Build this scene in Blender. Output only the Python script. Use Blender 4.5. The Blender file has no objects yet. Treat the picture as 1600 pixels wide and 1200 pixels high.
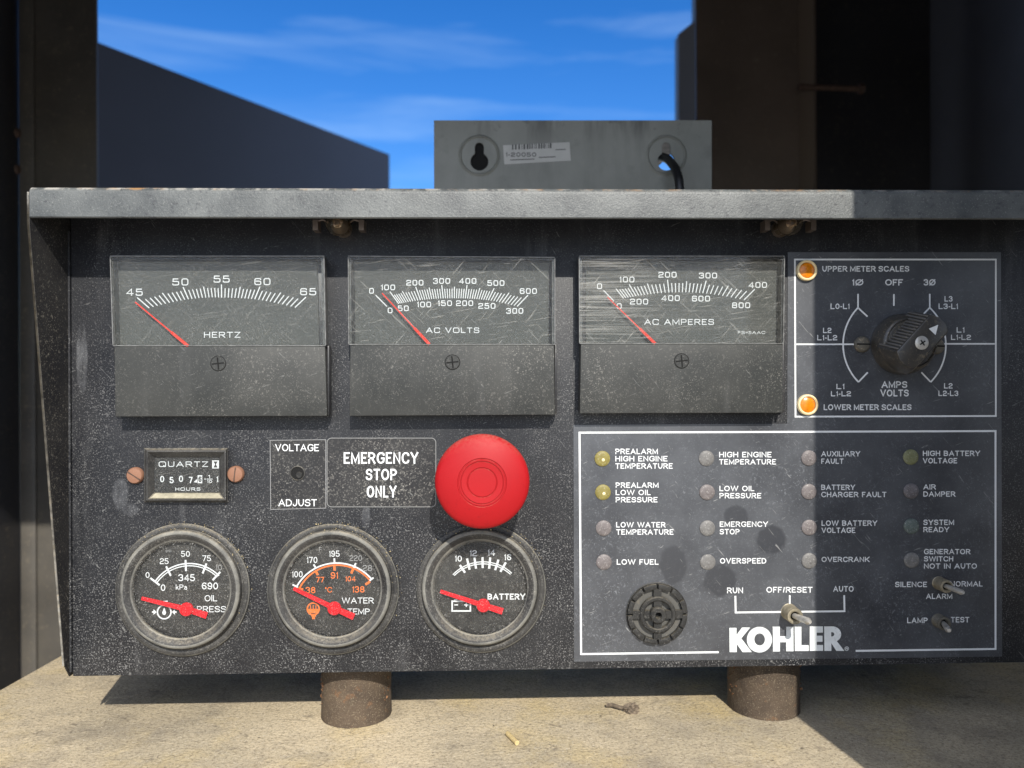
import bpy, bmesh, math, random
from mathutils import Vector, Matrix
from mathutils.geometry import tessellate_polygon

S = bpy.context.scene
C = S.collection
R = math.radians
random.seed(7)

# ------------------------------------------------------------------ camera
F = 1202.0                       # focal length in pixels of the 1600 px wide photograph
CAM = Vector((0, -0.325, 0))
YAW = R(1.6)
FWD = Vector((math.sin(YAW), math.cos(YAW), 0)).normalized()
UP = Vector((0.0043, 0, 1)); UP = (UP - FWD * UP.dot(FWD)).normalized()
RIGHT = FWD.cross(UP).normalized()
cd = bpy.data.cameras.new('camera')
cam = bpy.data.objects.new('camera', cd); C.objects.link(cam)
cam.matrix_world = Matrix((( RIGHT.x, UP.x, -FWD.x, CAM.x), (RIGHT.y, UP.y, -FWD.y, CAM.y),
                           (RIGHT.z, UP.z, -FWD.z, CAM.z), (0, 0, 0, 1)))
cd.sensor_width = 36; cd.sensor_fit = 'HORIZONTAL'
cd.lens = F / 1600 * 36
cd.clip_start = 0.01; cd.clip_end = 5000
cd.dof.use_dof = True; cd.dof.focus_distance = 0.322; cd.dof.aperture_fstop = 11
S.camera = cam

# ------------------------------------------------------------------ sky, sun, exposure
SUN = Vector((0.17, -1.0, 0.72)).normalized()        # towards the sun
EL = math.asin(SUN.z)
w = bpy.data.worlds.new('World'); S.world = w; w.use_nodes = True
nt = w.node_tree; nt.nodes.clear()
def wn(t, **k):
    n = nt.nodes.new(t)
    for a, b in k.items(): setattr(n, a, b)
    return n
wo = wn('ShaderNodeOutputWorld'); bg = wn('ShaderNodeBackground'); bg.inputs['Strength'].default_value = 0.15
sky = wn('ShaderNodeTexSky', sky_type='NISHITA', sun_disc=False, sun_elevation=EL,
         sun_rotation=math.pi - math.atan2(SUN.x, -SUN.y), air_density=1.0, dust_density=0.0, ozone_density=2.5, altitude=800)
hs = wn('ShaderNodeHueSaturation'); hs.inputs['Saturation'].default_value = 1.38; hs.inputs['Value'].default_value = 0.9; hs.inputs['Hue'].default_value = 0.512
nt.links.new(sky.outputs[0], hs.inputs['Color'])
tc = wn('ShaderNodeTexCoord'); mp = wn('ShaderNodeMapping'); mp.inputs['Scale'].default_value = (2.2, 2.2, 19); mp.inputs['Rotation'].default_value = (0, -0.06, 0)
nz = wn('ShaderNodeTexNoise'); nz.inputs['Scale'].default_value = 1.15; nz.inputs['Detail'].default_value = 6; nz.inputs['Roughness'].default_value = 0.55; nz.inputs['Distortion'].default_value = 0.5
rp = wn('ShaderNodeValToRGB'); rp.color_ramp.elements[0].position = 0.50; rp.color_ramp.elements[1].position = 0.92
rp.color_ramp.elements[1].color = (0.34, 0.34, 0.34, 1)
nt.links.new(tc.outputs['Generated'], mp.inputs[0]); nt.links.new(mp.outputs[0], nz.inputs['Vector']); nt.links.new(nz.outputs['Fac'], rp.inputs[0])
mx = wn('ShaderNodeMix', data_type='RGBA'); nt.links.new(rp.outputs[0], mx.inputs[0]); nt.links.new(hs.outputs[0], mx.inputs[6]); mx.inputs[7].default_value = (3.6, 5.0, 6.6, 1)
# whitish glow added to the sky round the sun, to lift the fill in shade
nv = wn('ShaderNodeVectorMath', operation='NORMALIZE'); nt.links.new(tc.outputs['Generated'], nv.inputs[0])
dp = wn('ShaderNodeVectorMath', operation='DOT_PRODUCT'); nt.links.new(nv.outputs[0], dp.inputs[0]); dp.inputs[1].default_value = SUN
hr = wn('ShaderNodeMapRange'); hr.inputs[1].default_value = 0.1; hr.inputs[2].default_value = 1.0; hr.inputs[3].default_value = 0.0; hr.inputs[4].default_value = 0.75
nt.links.new(dp.outputs['Value'], hr.inputs[0])
mh = wn('ShaderNodeMix', data_type='RGBA'); nt.links.new(hr.outputs[0], mh.inputs[0]); nt.links.new(mx.outputs[2], mh.inputs[6]); mh.inputs[7].default_value = (9.8, 10.3, 11.4, 1)
nt.links.new(mh.outputs[2], bg.inputs['Color']); nt.links.new(bg.outputs[0], wo.inputs[0])

sl = bpy.data.lights.new('sun', 'SUN'); sl.energy = 4.3; sl.angle = R(0.5); sl.color = (1.0, 0.95, 0.86)
so = bpy.data.objects.new('sun', sl); C.objects.link(so); so.rotation_euler = SUN.to_track_quat('Z', 'Y').to_euler(); so.location = (1, -4, 3)
S.view_settings.view_transform = 'Standard'; S.view_settings.look = 'None'
S.view_settings.exposure = 0.36; S.view_settings.gamma = 1.0; S.view_settings.use_curve_mapping = False
S.render.engine = 'CYCLES'
S.cycles.max_bounces = 10; S.cycles.transparent_max_bounces = 16
S.cycles.use_denoising = True; S.cycles.denoiser = 'OPENIMAGEDENOISE'; S.cycles.denoising_input_passes = 'RGB_ALBEDO_NORMAL'; S.cycles.denoising_prefilter = 'ACCURATE'
S.cycles.sample_clamp_indirect = 4.0

# ------------------------------------------------------------------ measuring the photograph: pixel -> point on a real plane
def ray(px, py): return FWD + RIGHT * ((px - 800) / F) + UP * ((600 - py) / F)
def B(px, py, h=0.0):                                  # plane h metres in front of the panel face
    d = ray(px, py); t = (-h - CAM.y) / d.y
    return CAM + d * t
def BZ(px, py, z):
    d = ray(px, py); t = (z - CAM.z) / d.z
    return CAM + d * t
K = 0.325 / F                                          # metres per pixel on the panel face

# ------------------------------------------------------------------ mesh helpers
class MB:
    def __init__(s): s.v = []; s.f = []; s.m = []; s.mi = 0
    def face(s, idx): s.f.append(tuple(idx)); s.m.append(s.mi)
    def add(s, vs): n = len(s.v); s.v.extend(Vector(p) for p in vs); return list(range(n, n + len(vs)))
    def prism(s, pts, dirv):                           # pts: loop of 3D points (any plane), extruded by dirv
        d = Vector(dirv); n = len(pts)
        a = s.add(pts); b = s.add([Vector(p) + d for p in pts])
        for t in tessellate_polygon([[Vector(p) for p in pts]]):
            s.face([a[i] for i in t]); s.face([b[i] for i in reversed(t)])
        for i in range(n): j = (i + 1) % n; s.face((a[i], b[i], b[j], a[j]))
    def box(s, lo, hi):
        x0, y0, z0 = lo; x1, y1, z1 = hi
        s.prism([(x0, y0, z0), (x1, y0, z0), (x1, y0, z1), (x0, y0, z1)], (0, y1 - y0, 0))
    def pxprism(s, poly, hf, hb=0.0):                  # outline measured on the plane hf, extruded straight back to hb
        s.prism([B(x, y, hf) for x, y in poly], (0, hf - hb, 0))
    def sheet(s, loops, h, fn=None):                   # flat ink: loops of pixels (outer + holes)
        P = [[B(x, y, h) for x, y in lp] for lp in loops]
        flat = [p for lp in P for p in lp]; ids = s.add(flat)
        for t in tessellate_polygon(P): s.face([ids[i] for i in t])
    def lathe(s, prof, c, n=64, axis='y', cap=True):   # prof: (r, h) with h towards the camera
        rings = []
        for r, h in prof:
            ids = []
            if r < 1e-7: ids = s.add([(c[0], c[1] - h, c[2])] if axis == 'y' else [(c[0], c[1], c[2] + h)])
            else:
                for i in range(n):
                    a = 2 * math.pi * i / n
                    if axis == 'y': p = (c[0] + r * math.cos(a), c[1] - h, c[2] + r * math.sin(a))
                    else: p = (c[0] + r * math.cos(a), c[1] + r * math.sin(a), c[2] + h)
                    ids += s.add([p])
            rings.append(ids)
        for a, b in zip(rings, rings[1:]):
            if len(a) == 1 and len(b) == 1: continue
            for i in range(n):
                j = (i + 1) % n
                if len(a) == 1: s.face((a[0], b[j], b[i]))
                elif len(b) == 1: s.face((a[i], a[j], b[0]))
                else: s.face((a[i], a[j], b[j], b[i]))
    def tube(s, pts, r, n=12, r1=None, cap=True):
        pts = [Vector(p) for p in pts]; rings = []
        for k, p in enumerate(pts):
            d = (pts[min(k + 1, len(pts) - 1)] - pts[max(k - 1, 0)]).normalized()
            u = d.orthogonal().normalized() if k == 0 else (u - d * u.dot(d)).normalized()
            v = d.cross(u); rr = r if r1 is None else r + (r1 - r) * k / (len(pts) - 1)
            if callable(r): rr = r(k)
            rings.append(s.add([p + (u * math.cos(2 * math.pi * i / n) + v * math.sin(2 * math.pi * i / n)) * rr for i in range(n)]))
        for a, b in zip(rings, rings[1:]):
            for i in range(n): j = (i + 1) % n; s.face((a[i], a[j], b[j], b[i]))
        if cap: s.face(rings[0][::-1]); s.face(rings[-1])
    def build(s, name, mats, parent=None, label=None, smooth=True, bevel=0.0, origin=None, ang=35):
        me = bpy.data.meshes.new(name)
        if origin is None and parent is not None: org = Vector(parent['_o'])
        else: org = Vector(origin) if origin is not None else Vector((0, 0, 0))
        me.from_pydata([p - org for p in s.v], [], s.f)
        ms = mats if isinstance(mats, (list, tuple)) else [mats]
        for m in ms: me.materials.append(m)
        if len(ms) > 1: me.polygons.foreach_set('material_index', s.m)
        bm = bmesh.new(); bm.from_mesh(me)
        bmesh.ops.remove_doubles(bm, verts=bm.verts, dist=1e-7)
        bmesh.ops.recalc_face_normals(bm, faces=bm.faces)
        if bevel > 0:
            es = [e for e in bm.edges if len(e.link_faces) == 2 and e.calc_face_angle(0) > 0.6]
            bmesh.ops.bevel(bm, geom=es, offset=bevel, segments=2, profile=0.5, affect='EDGES', clamp_overlap=True)
        bm.to_mesh(me); bm.free()
        if smooth:
            me.shade_smooth(); me.set_sharp_from_angle(angle=R(ang))
        o = bpy.data.objects.new(name, me); C.objects.link(o)
        o['_o'] = list(org)
        if parent is not None:
            o.parent = parent; o.location = org - Vector(parent['_o'])
        else: o.location = org
        if label: o['label'] = label
        return o

def thing(name, label, cat, loc, group=None):
    o = bpy.data.objects.new(name, None); C.objects.link(o); o.location = loc; o['_o'] = list(loc); o.empty_display_size = 0.01
    o['label'] = label; o['category'] = cat
    if group: o['group'] = group
    return o
def tag(o, label, cat, group=None, kind=None):
    o['label'] = label; o['category'] = cat
    if group: o['group'] = group
    if kind: o['kind'] = kind
    return o

# ------------------------------------------------------------------ materials
def srgb(r, g, b):
    f = lambda c: (c / 12.92 if c <= 0.04045 else ((c + 0.055) / 1.055) ** 2.4)
    return (f(r / 255), f(g / 255), f(b / 255), 1)
class NT:
    def __init__(s, name):
        s.mat = bpy.data.materials.new(name); s.mat.use_nodes = True
        s.t = s.mat.node_tree; s.b = s.t.nodes['Principled BSDF']; s.out = s.t.nodes['Material Output']
        s.pos = s.n('ShaderNodeNewGeometry').outputs['Position']
    def n(s, t, **k):
        x = s.t.nodes.new(t)
        for a, v in k.items(): setattr(x, a, v)
        return x
    def l(s, a, b): s.t.links.new(a, b)
    def setin(s, sock, v):
        if hasattr(v, 'is_output') or isinstance(v, bpy.types.NodeSocket): s.l(v, sock)
        else: sock.default_value = v
    def math(s, op, a, b=0.0, c=0.0, clamp=False):
        m = s.n('ShaderNodeMath', operation=op, use_clamp=clamp)
        for i, v in enumerate((a, b, c)): s.setin(m.inputs[i], v)
        return m.outputs[0]
    def noise(s, scale, detail=3, rough=0.6, stretch=None, rot=None, dist=0.0, off=(0, 0, 0)):
        nz = s.n('ShaderNodeTexNoise'); nz.inputs['Scale'].default_value = scale; nz.inputs['Detail'].default_value = detail
        nz.inputs['Roughness'].default_value = rough; nz.inputs['Distortion'].default_value = dist
        mp = s.n('ShaderNodeMapping'); s.l(s.pos, mp.inputs[0]); mp.inputs['Location'].default_value = off
        if rot: mp.inputs['Rotation'].default_value = rot
        o = mp.outputs[0]
        if stretch:
            m2 = s.n('ShaderNodeMapping'); s.l(o, m2.inputs[0]); m2.inputs['Scale'].default_value = stretch; o = m2.outputs[0]
        s.l(o, nz.inputs['Vector'])
        return nz.outputs['Fac']
    def range(s, v, a, b, c=0.0, d=1.0, smooth=False):
        m = s.n('ShaderNodeMapRange'); m.clamp = True
        if smooth: m.interpolation_type = 'SMOOTHSTEP'
        s.setin(m.inputs[0], v)
        for i, x in zip((1, 2, 3, 4), (a, b, c, d)): s.setin(m.inputs[i], x)
        return m.outputs[0]
    def mix(s, f, a, b):
        m = s.n('ShaderNodeMix', data_type='RGBA'); s.setin(m.inputs[0], f); s.setin(m.inputs[6], a); s.setin(m.inputs[7], b)
        return m.outputs[2]
    def z(s):
        q = s.n('ShaderNodeSeparateXYZ'); s.l(s.pos, q.inputs[0]); return q.outputs
    def bump(s, h, strength, dist):
        b = s.n('ShaderNodeBump'); b.inputs['Strength'].default_value = strength; b.inputs['Distance'].default_value = dist
        s.l(h, b.inputs['Height']); s.l(b.outputs[0], s.b.inputs['Normal'])
    def spots(s, ells):                                # union of soft ellipses on the panel, (px, py, rx, ry) in pixels
        tot = None
        for i, (px, py, rx, ry) in enumerate(ells):
            c = B(px, py, 0)
            v = s.n('ShaderNodeVectorMath', operation='SUBTRACT'); s.l(s.pos, v.inputs[0]); v.inputs[1].default_value = c
            m = s.n('ShaderNodeVectorMath', operation='MULTIPLY'); s.l(v.outputs[0], m.inputs[0]); m.inputs[1].default_value = (1 / (rx * K), 0, 1 / (ry * K))
            ln = s.n('ShaderNodeVectorMath', operation='LENGTH'); s.l(m.outputs[0], ln.inputs[0])
            d = s.math('ADD', ln.outputs['Value'], s.math('MULTIPLY', s.math('SUBTRACT', s.noise(190, 2), 0.5), 0.5))
            q = s.range(d, 0.8, 1.05, 1, 0, True)
            tot = q if tot is None else s.math('MAXIMUM', tot, q)
        return tot

DUST = (0.36, 0.345, 0.31, 1)
TAN = (0.42, 0.34, 0.22, 1)
def mat(name, col, rough=0.5, metal=0.0, spec=0.5, dust=0.0, dcol=(0.30, 0.28, 0.24, 1), dscale=1500, veil=0.0, vscale=40,
        scratch=0.0, bump=0.0, bscale=1800, bdist=0.0002, zfade=None, spots=None, vary=0.0, up=0.0, runs=0.0, smears=None, thr=(0.60, 0.72)):
    t = NT(name); c = t.mix(0.0, col, col)
    if vary:
        c = t.mix(t.range(t.noise(vscale, 4), 0.3, 0.7), tuple(x * (1 - vary) for x in col[:3]) + (1,), tuple(min(1, x * (1 + vary)) for x in col[:3]) + (1,))
    keep = None
    if spots: keep = t.math('SUBTRACT', 1.0, t.math('MULTIPLY', t.spots(spots), 0.85))
    if veil:
        v = t.math('MULTIPLY', t.range(t.noise(vscale, 5, 0.65, off=(3, 1, 2)), 0.3, 0.75), veil)
        if keep is not None: v = t.math('MULTIPLY', v, keep)
        c = t.mix(v, c, dcol)
    if dust:
        a = t.range(t.noise(dscale, 2, 0.7), thr[0], thr[1])
        b = t.range(t.noise(dscale * 0.35, 3, 0.7, off=(5, 2, 9)), 0.58, 0.70)
        m = t.math('MAXIMUM', a, t.math('MULTIPLY', b, 0.6))
        big = t.math('MULTIPLY', t.range(t.noise(60, 5, 0.65, off=(1, 7, 3)), 0.33, 0.66, 0.15, 1.0), t.range(t.noise(17, 3, 0.6, off=(4, 7, 3)), 0.33, 0.62, 0.35, 1.1))
        m = t.math('MULTIPLY', m, big)
        if zfade:
            zz = t.z()[2]; m = t.math('MULTIPLY', m, t.range(zz, zfade[0], zfade[1], 1.0, zfade[2]))
        if keep is not None: m = t.math('MULTIPLY', m, t.math('MAXIMUM', keep, 0.3))
        c = t.mix(t.math('MULTIPLY', m, dust, clamp=True), c, dcol)
    if runs:                                            # pale dried water runs and wiped smears
        q = t.math('MULTIPLY', t.range(t.noise(100, 4, 0.6, stretch=(1, 1, 0.10), off=(2, 8, 1)), 0.56, 0.72), t.range(t.noise(35, 3, off=(5, 5, 5)), 0.42, 0.62))
        c = t.mix(t.math('MULTIPLY', q, runs), c, (0.5, 0.5, 0.5, 1))
    if smears:
        q = t.math('MULTIPLY', t.spots(smears), t.range(t.noise(220, 4, 0.7, stretch=(1, 1, 0.25)), 0.35, 0.65))
        c = t.mix(t.math('MULTIPLY', q, 0.16), c, (0.45, 0.46, 0.48, 1))
    if up:
        sp = t.n('ShaderNodeSeparateXYZ'); gn = t.n('ShaderNodeNewGeometry'); t.l(gn.outputs['Normal'], sp.inputs[0])
        q = t.math('MULTIPLY', t.range(sp.outputs[2], 0.25, 0.9), t.range(t.noise(700, 4, 0.75, off=(6, 3, 1)), 0.36, 0.6))
        c = t.mix(t.math('MULTIPLY', q, up), c, (0.40, 0.345, 0.25, 1))
    if scratch:
        s1 = t.range(t.noise(150, 2, 0.5, stretch=(1, 1, 10), rot=(0, 0.35, 0), dist=1.2), 0.70, 0.76)
        s2 = t.range(t.noise(120, 2, 0.5, stretch=(11, 1, 1), rot=(0, 0.7, 0), dist=1.2, off=(4, 4, 4)), 0.70, 0.76)
        c = t.mix(t.math('MULTIPLY', t.math('MAXIMUM', s1, s2), scratch), c, (0.5, 0.5, 0.48, 1))
    t.l(c, t.b.inputs['Base Color'])
    t.b.inputs['Roughness'].default_value = rough; t.b.inputs['Metallic'].default_value = metal
    t.b.inputs['Specular IOR Level'].default_value = spec
    if bump: t.bump(t.noise(bscale, 2, 0.6), bump, bdist)
    return t.mat

M = {}
M['panel'] = mat('black_powder_coat', (0.0075, 0.0085, 0.0120, 1), 0.48, spec=0.42, dust=0.95, dcol=(0.50, 0.495, 0.48, 1), dscale=1600, veil=0.045, runs=0.10, smears=[(572, 808, 7, 20), (188, 772, 13, 26), (203, 796, 14, 10), (128, 560, 9, 60), (245, 745, 30, 8)], vscale=30, bump=0.4, bscale=1500, bdist=0.0002, zfade=(-0.12, 0.06, 0.25), scratch=0.25, thr=(0.565, 0.665))
M['flange'] = mat('dusty_black_flange', (0.010, 0.010, 0.012, 1), 0.5, spec=0.3, dust=0.9, dcol=(0.40, 0.37, 0.31, 1), dscale=1500, veil=0.05, bump=0.5, bscale=900)
M['meter'] = mat('meter_grey_plastic', (0.026, 0.028, 0.0275, 1), 0.55, spec=0.3, dust=0.75, dcol=DUST, dscale=1900, veil=0.09, vscale=35, scratch=0.2, runs=0.06, bump=0.25, bscale=2500, bdist=0.0001)
M['dial'] = mat('meter_dial_grey', (0.068, 0.070, 0.065, 1), 0.6, spec=0.2, dust=0.5, dcol=DUST, dscale=2200, bump=0.2, bscale=2500, bdist=0.0001)
M['case'] = mat('black_meter_case', (0.013, 0.013, 0.015, 1), 0.4, dust=0.5, dcol=DUST, dscale=1500, veil=0.04)
M['edge'] = mat('frosted_clear_edge', (0.05, 0.052, 0.05, 1), 0.35, dust=0.9, dcol=DUST, dscale=1500, veil=0.2, vscale=200)
M['rubber'] = mat('dusty_black_bezel', (0.020, 0.020, 0.021, 1), 0.6, spec=0.3, dust=0.6, dcol=DUST, dscale=1700, veil=0.16, vscale=60, bump=0.3, bscale=1500, up=0.5, thr=(0.55, 0.70))
M['gdial'] = mat('gauge_dial_black', (0.012, 0.012, 0.013, 1), 0.6, spec=0.2, dust=0.6, dcol=DUST, dscale=1600, veil=0.13, vscale=70)
M['overlay'] = mat('charcoal_overlay_film', (0.017, 0.019, 0.025, 1), 0.40, spec=0.95, dust=0.6, dcol=(0.38, 0.40, 0.43, 1), dscale=1700, veil=0.18, vscale=28, scratch=0.35,
                   spots=[(1052, 882, 23, 32), (1205, 844, 25, 24), (1125, 907, 27, 26), (1150, 806, 20, 18)], zfade=(-0.11, 0.05, 0.4), thr=(0.60, 0.72))
M['film'] = mat('clear_black_label_film', (0.018, 0.018, 0.020, 1), 0.4, spec=0.3, dust=0.9, dcol=DUST, dscale=1500, veil=0.07, scratch=0.35, thr=(0.57, 0.69))
M['white'] = mat('white_ink', (0.70, 0.715, 0.72, 1), 0.5, dust=0.35, dcol=(0.3, 0.3, 0.3, 1), dscale=1600)
M['logo'] = mat('worn_white_logo_ink', (0.74, 0.77, 0.77, 1), 0.5, dust=0.6, dcol=(0.2, 0.2, 0.2, 1), dscale=900, veil=0.35, vscale=120)
M['grey_ink'] = mat('faded_grey_ink', (0.25, 0.25, 0.25, 1), 0.5)
M['black_ink'] = mat('black_ink', (0.012, 0.012, 0.012, 1), 0.5)
M['orange_ink'] = mat('orange_ink', (0.75, 0.16, 0.025, 1), 0.5)
M['red'] = mat('red_button_plastic', (0.37, 0.0065, 0.010, 1), 0.55, spec=0.25, dust=0.9, dcol=(0.16, 0.004, 0.006, 1), dscale=1300, veil=0.18, vscale=45, bump=0.12, bscale=1500, bdist=0.0001, thr=(0.63, 0.70), zfade=(-0.055, -0.03, 0.35), up=0.22)
M['needle'] = mat('red_needle_paint', (0.70, 0.010, 0.020, 1), 0.55, spec=0.2)
M['needle2'] = mat('orange_red_needle_paint', (0.78, 0.035, 0.015, 1), 0.55, spec=0.2)
M['copper'] = mat('copper_screw', (0.25, 0.125, 0.078, 1), 0.6, spec=0.3, dust=0.6, dcol=(0.16, 0.09, 0.06, 1), dscale=1400, bump=0.2)
M['steel'] = mat('worn_steel', (0.50, 0.48, 0.44, 1), 0.38, metal=0.45, vary=0.3, vscale=300)
M['brass'] = mat('dull_brass_bushing', (0.33, 0.29, 0.21, 1), 0.5, metal=0.6, dust=0.5, dcol=(0.3, 0.26, 0.17, 1), vary=0.3, vscale=400, bump=0.3, bscale=1200)
M['screw'] = mat('grimy_grey_screw', (0.12, 0.11, 0.09, 1), 0.55, metal=0.3, dust=0.6, dcol=TAN, dscale=1200, bump=0.4, bscale=900)
M['knob'] = mat('black_knob_plastic', (0.026, 0.026, 0.027, 1), 0.36, spec=0.7, dust=0.5, dcol=TAN, dscale=1200, veil=0.10, vscale=90, bump=0.15)
M['amber'] = mat('amber_lens', (0.62, 0.19, 0.006, 1), 0.25, vary=0.25, vscale=600)
M['cream'] = mat('cream_lamp_bezel', (0.80, 0.66, 0.38, 1), 0.4)
M['buzz'] = mat('buzzer_black_plastic', (0.014, 0.014, 0.014, 1), 0.5, spec=0.3, dust=0.6, dcol=DUST, dscale=1600, veil=0.07, up=0.3, vscale=90)
M['buzzfloor'] = mat('buzzer_metal_diaphragm', (0.10, 0.097, 0.088, 1), 0.5, metal=0.2, dust=0.5, dcol=TAN)
M['void'] = mat('dark_hole', (0.003, 0.003, 0.003, 1), 0.9)
M['box'] = mat('grey_box_paint', (0.225, 0.225, 0.195, 1), 0.5, veil=0.5, vscale=30, runs=-0.0, dcol=(0.09, 0.09, 0.082, 1), bump=0.1, bscale=300)
def box_mat():
    t = NT('stained_grey_green_paint')
    c = t.mix(t.range(t.noise(25, 5, 0.6), 0.3, 0.7), (0.175, 0.180, 0.160, 1), (0.245, 0.250, 0.225, 1))
    top = t.range(t.z()[2], B(800, 225, -0.12).z, B(800, 188, -0.12).z, 0.25, 1.0)
    q = t.math('MULTIPLY', t.range(t.noise(70, 5, 0.65, stretch=(1, 1, 0.18), off=(1, 2, 3)), 0.50, 0.66), top)
    q = t.math('MAXIMUM', q, t.math('MULTIPLY', t.range(t.noise(60, 6, 0.7, off=(6, 2, 8)), 0.56, 0.64), t.math('MULTIPLY', top, 0.9)))
    c = t.mix(t.math('MULTIPLY', q, 0.7), c, (0.055, 0.052, 0.046, 1))
    t.l(c, t.b.inputs['Base Color']); t.b.inputs['Roughness'].default_value = 0.5
    t.bump(t.noise(300, 2), 0.1, 0.0002)
    return t.mat
M['box'] = box_mat()
M['stick'] = mat('white_sticker', (0.48, 0.475, 0.45, 1), 0.5, veil=0.5, vscale=80, dcol=(0.3, 0.3, 0.28, 1))
M['cable'] = mat('black_conduit', (0.015, 0.015, 0.016, 1), 0.4)
M['navy'] = mat('dark_navy_steel', (0.046, 0.053, 0.074, 1), 0.6, vary=0.08, vscale=6)
M['brown'] = mat('brown_black_steel', (0.105, 0.080, 0.063, 1), 0.55, vary=0.2, vscale=12, dust=0.3, dcol=TAN, dscale=500)
M['dark'] = mat('black_enclosure_steel', (0.020, 0.020, 0.023, 1), 0.35, vary=0.3, vscale=9, dust=0.35, dcol=TAN, dscale=500)
M['dpost'] = mat('dusty_enclosure_steel', (0.055, 0.052, 0.048, 1), 0.5, vary=0.25, vscale=14, dust=0.4, dcol=TAN, dscale=400, veil=0.1)
M['bolt'] = mat('rusty_bolt', (0.075, 0.045, 0.032, 1), 0.7, vary=0.4, vscale=200)

def hood_mat(zt, xl):                                  # black paint dulled grey, chipped to bare metal and rust along the top fold
    t = NT('worn_grey_black_paint')
    c = t.mix(t.range(t.noise(40, 5), 0.3, 0.7), (0.048, 0.053, 0.055, 1), (0.135, 0.142, 0.138, 1))
    c = t.mix(t.math('MULTIPLY', t.range(t.noise(1600, 2, 0.7), 0.58, 0.74), 0.4), c, (0.33, 0.33, 0.31, 1))
    c = t.mix(t.math('MULTIPLY', t.range(t.noise(500, 4, 0.75, off=(2, 2, 2)), 0.56, 0.68), 0.7), c, (0.025, 0.025, 0.03, 1))
    xyz = t.z()
    near = t.range(xyz[2], zt - 0.0016, zt - 0.0006, 0, 1)
    leftw = t.range(xyz[0], xl, 0.05, 1.0, 0.4)
    chip = t.math('MULTIPLY', t.range(t.noise(150, 5, 0.75), 0.47, 0.56), near)
    chip = t.math('MULTIPLY', chip, leftw)
    cc = t.mix(t.range(t.noise(90, 3, off=(9, 0, 0)), 0.50, 0.62), (0.42, 0.40, 0.36, 1), (0.40, 0.22, 0.09, 1))
    c = t.mix(chip, c, cc)
    t.l(c, t.b.inputs['Base Color']); t.b.inputs['Roughness'].default_value = 0.45
    t.bump(t.noise(1500, 3, 0.65), 0.7, 0.00022)
    return t.mat

def shelf_mat():
    t = NT('dusty_weathered_shelf')
    a = t.noise(9, 6, 0.62); b = t.noise(45, 6, 0.68, stretch=(1, 1.5, 1), rot=(0, 0, 0.5), dist=0.6, off=(2, 5, 1))
    c = t.mix(t.range(a, 0.35, 0.65), (0.41, 0.35, 0.25, 1), (0.60, 0.495, 0.335, 1))
    c = t.mix(t.math('MULTIPLY', t.range(t.noise(22, 7, 0.72, off=(2, 5, 1)), 0.46, 0.66), 0.75), c, (0.25, 0.215, 0.165, 1))
    c = t.mix(t.math('MULTIPLY', t.range(t.noise(16, 5, 0.65, off=(8, 8, 1)), 0.50, 0.68), 0.6), c, (0.60, 0.46, 0.21, 1))
    c = t.mix(t.math('MULTIPLY', t.range(t.noise(700, 4, 0.8), 0.49, 0.62), 0.6), c, (0.15, 0.12, 0.085, 1))
    c = t.mix(t.math('MULTIPLY', t.range(t.noise(1100, 2, 0.75, off=(3, 3, 3)), 0.60, 0.70), 0.5), c, (0.70, 0.64, 0.52, 1))
    c = t.mix(t.math('MULTIPLY', t.range(t.noise(95, 5, 0.7, stretch=(1, 1.8, 1), dist=0.8, off=(0, 4, 0)), 0.60, 0.72), 0.7), c, (0.12, 0.10, 0.08, 1))
    t.l(c, t.b.inputs['Base Color']); t.b.inputs['Roughness'].default_value = 0.85; t.b.inputs['Specular IOR Level'].default_value = 0.2
    h = t.math('ADD', t.noise(600, 4, 0.7), t.math('MULTIPLY', t.noise(70, 5, 0.65, dist=0.5), 1.5))
    t.bump(h, 0.75, 0.0007)
    return t.mat

def rust_mat():
    t = NT('rusty_brown_post')
    c = t.mix(t.range(t.noise(60, 5, 0.65), 0.35, 0.65), (0.046, 0.032, 0.022, 1), (0.105, 0.074, 0.048, 1))
    c = t.mix(t.math('MULTIPLY', t.range(t.noise(160, 4, 0.7, off=(3, 0, 0)), 0.60, 0.72), 0.6), c, (0.20, 0.095, 0.04, 1))
    c = t.mix(t.math('MULTIPLY', t.range(t.noise(1700, 2, 0.7), 0.56, 0.70), 0.4), c, (0.36, 0.30, 0.20, 1))
    t.l(c, t.b.inputs['Base Color']); t.b.inputs['Roughness'].default_value = 0.85
    t.bump(t.noise(500, 4, 0.7), 0.8, 0.0006)
    return t.mat
M['rust'] = rust_mat(); M['shelf'] = shelf_mat()
M['crust'] = mat('orange_rust_crust', (0.17, 0.085, 0.04, 1), 0.95, vary=0.5, vscale=400, bump=1.0, bscale=900)

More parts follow.
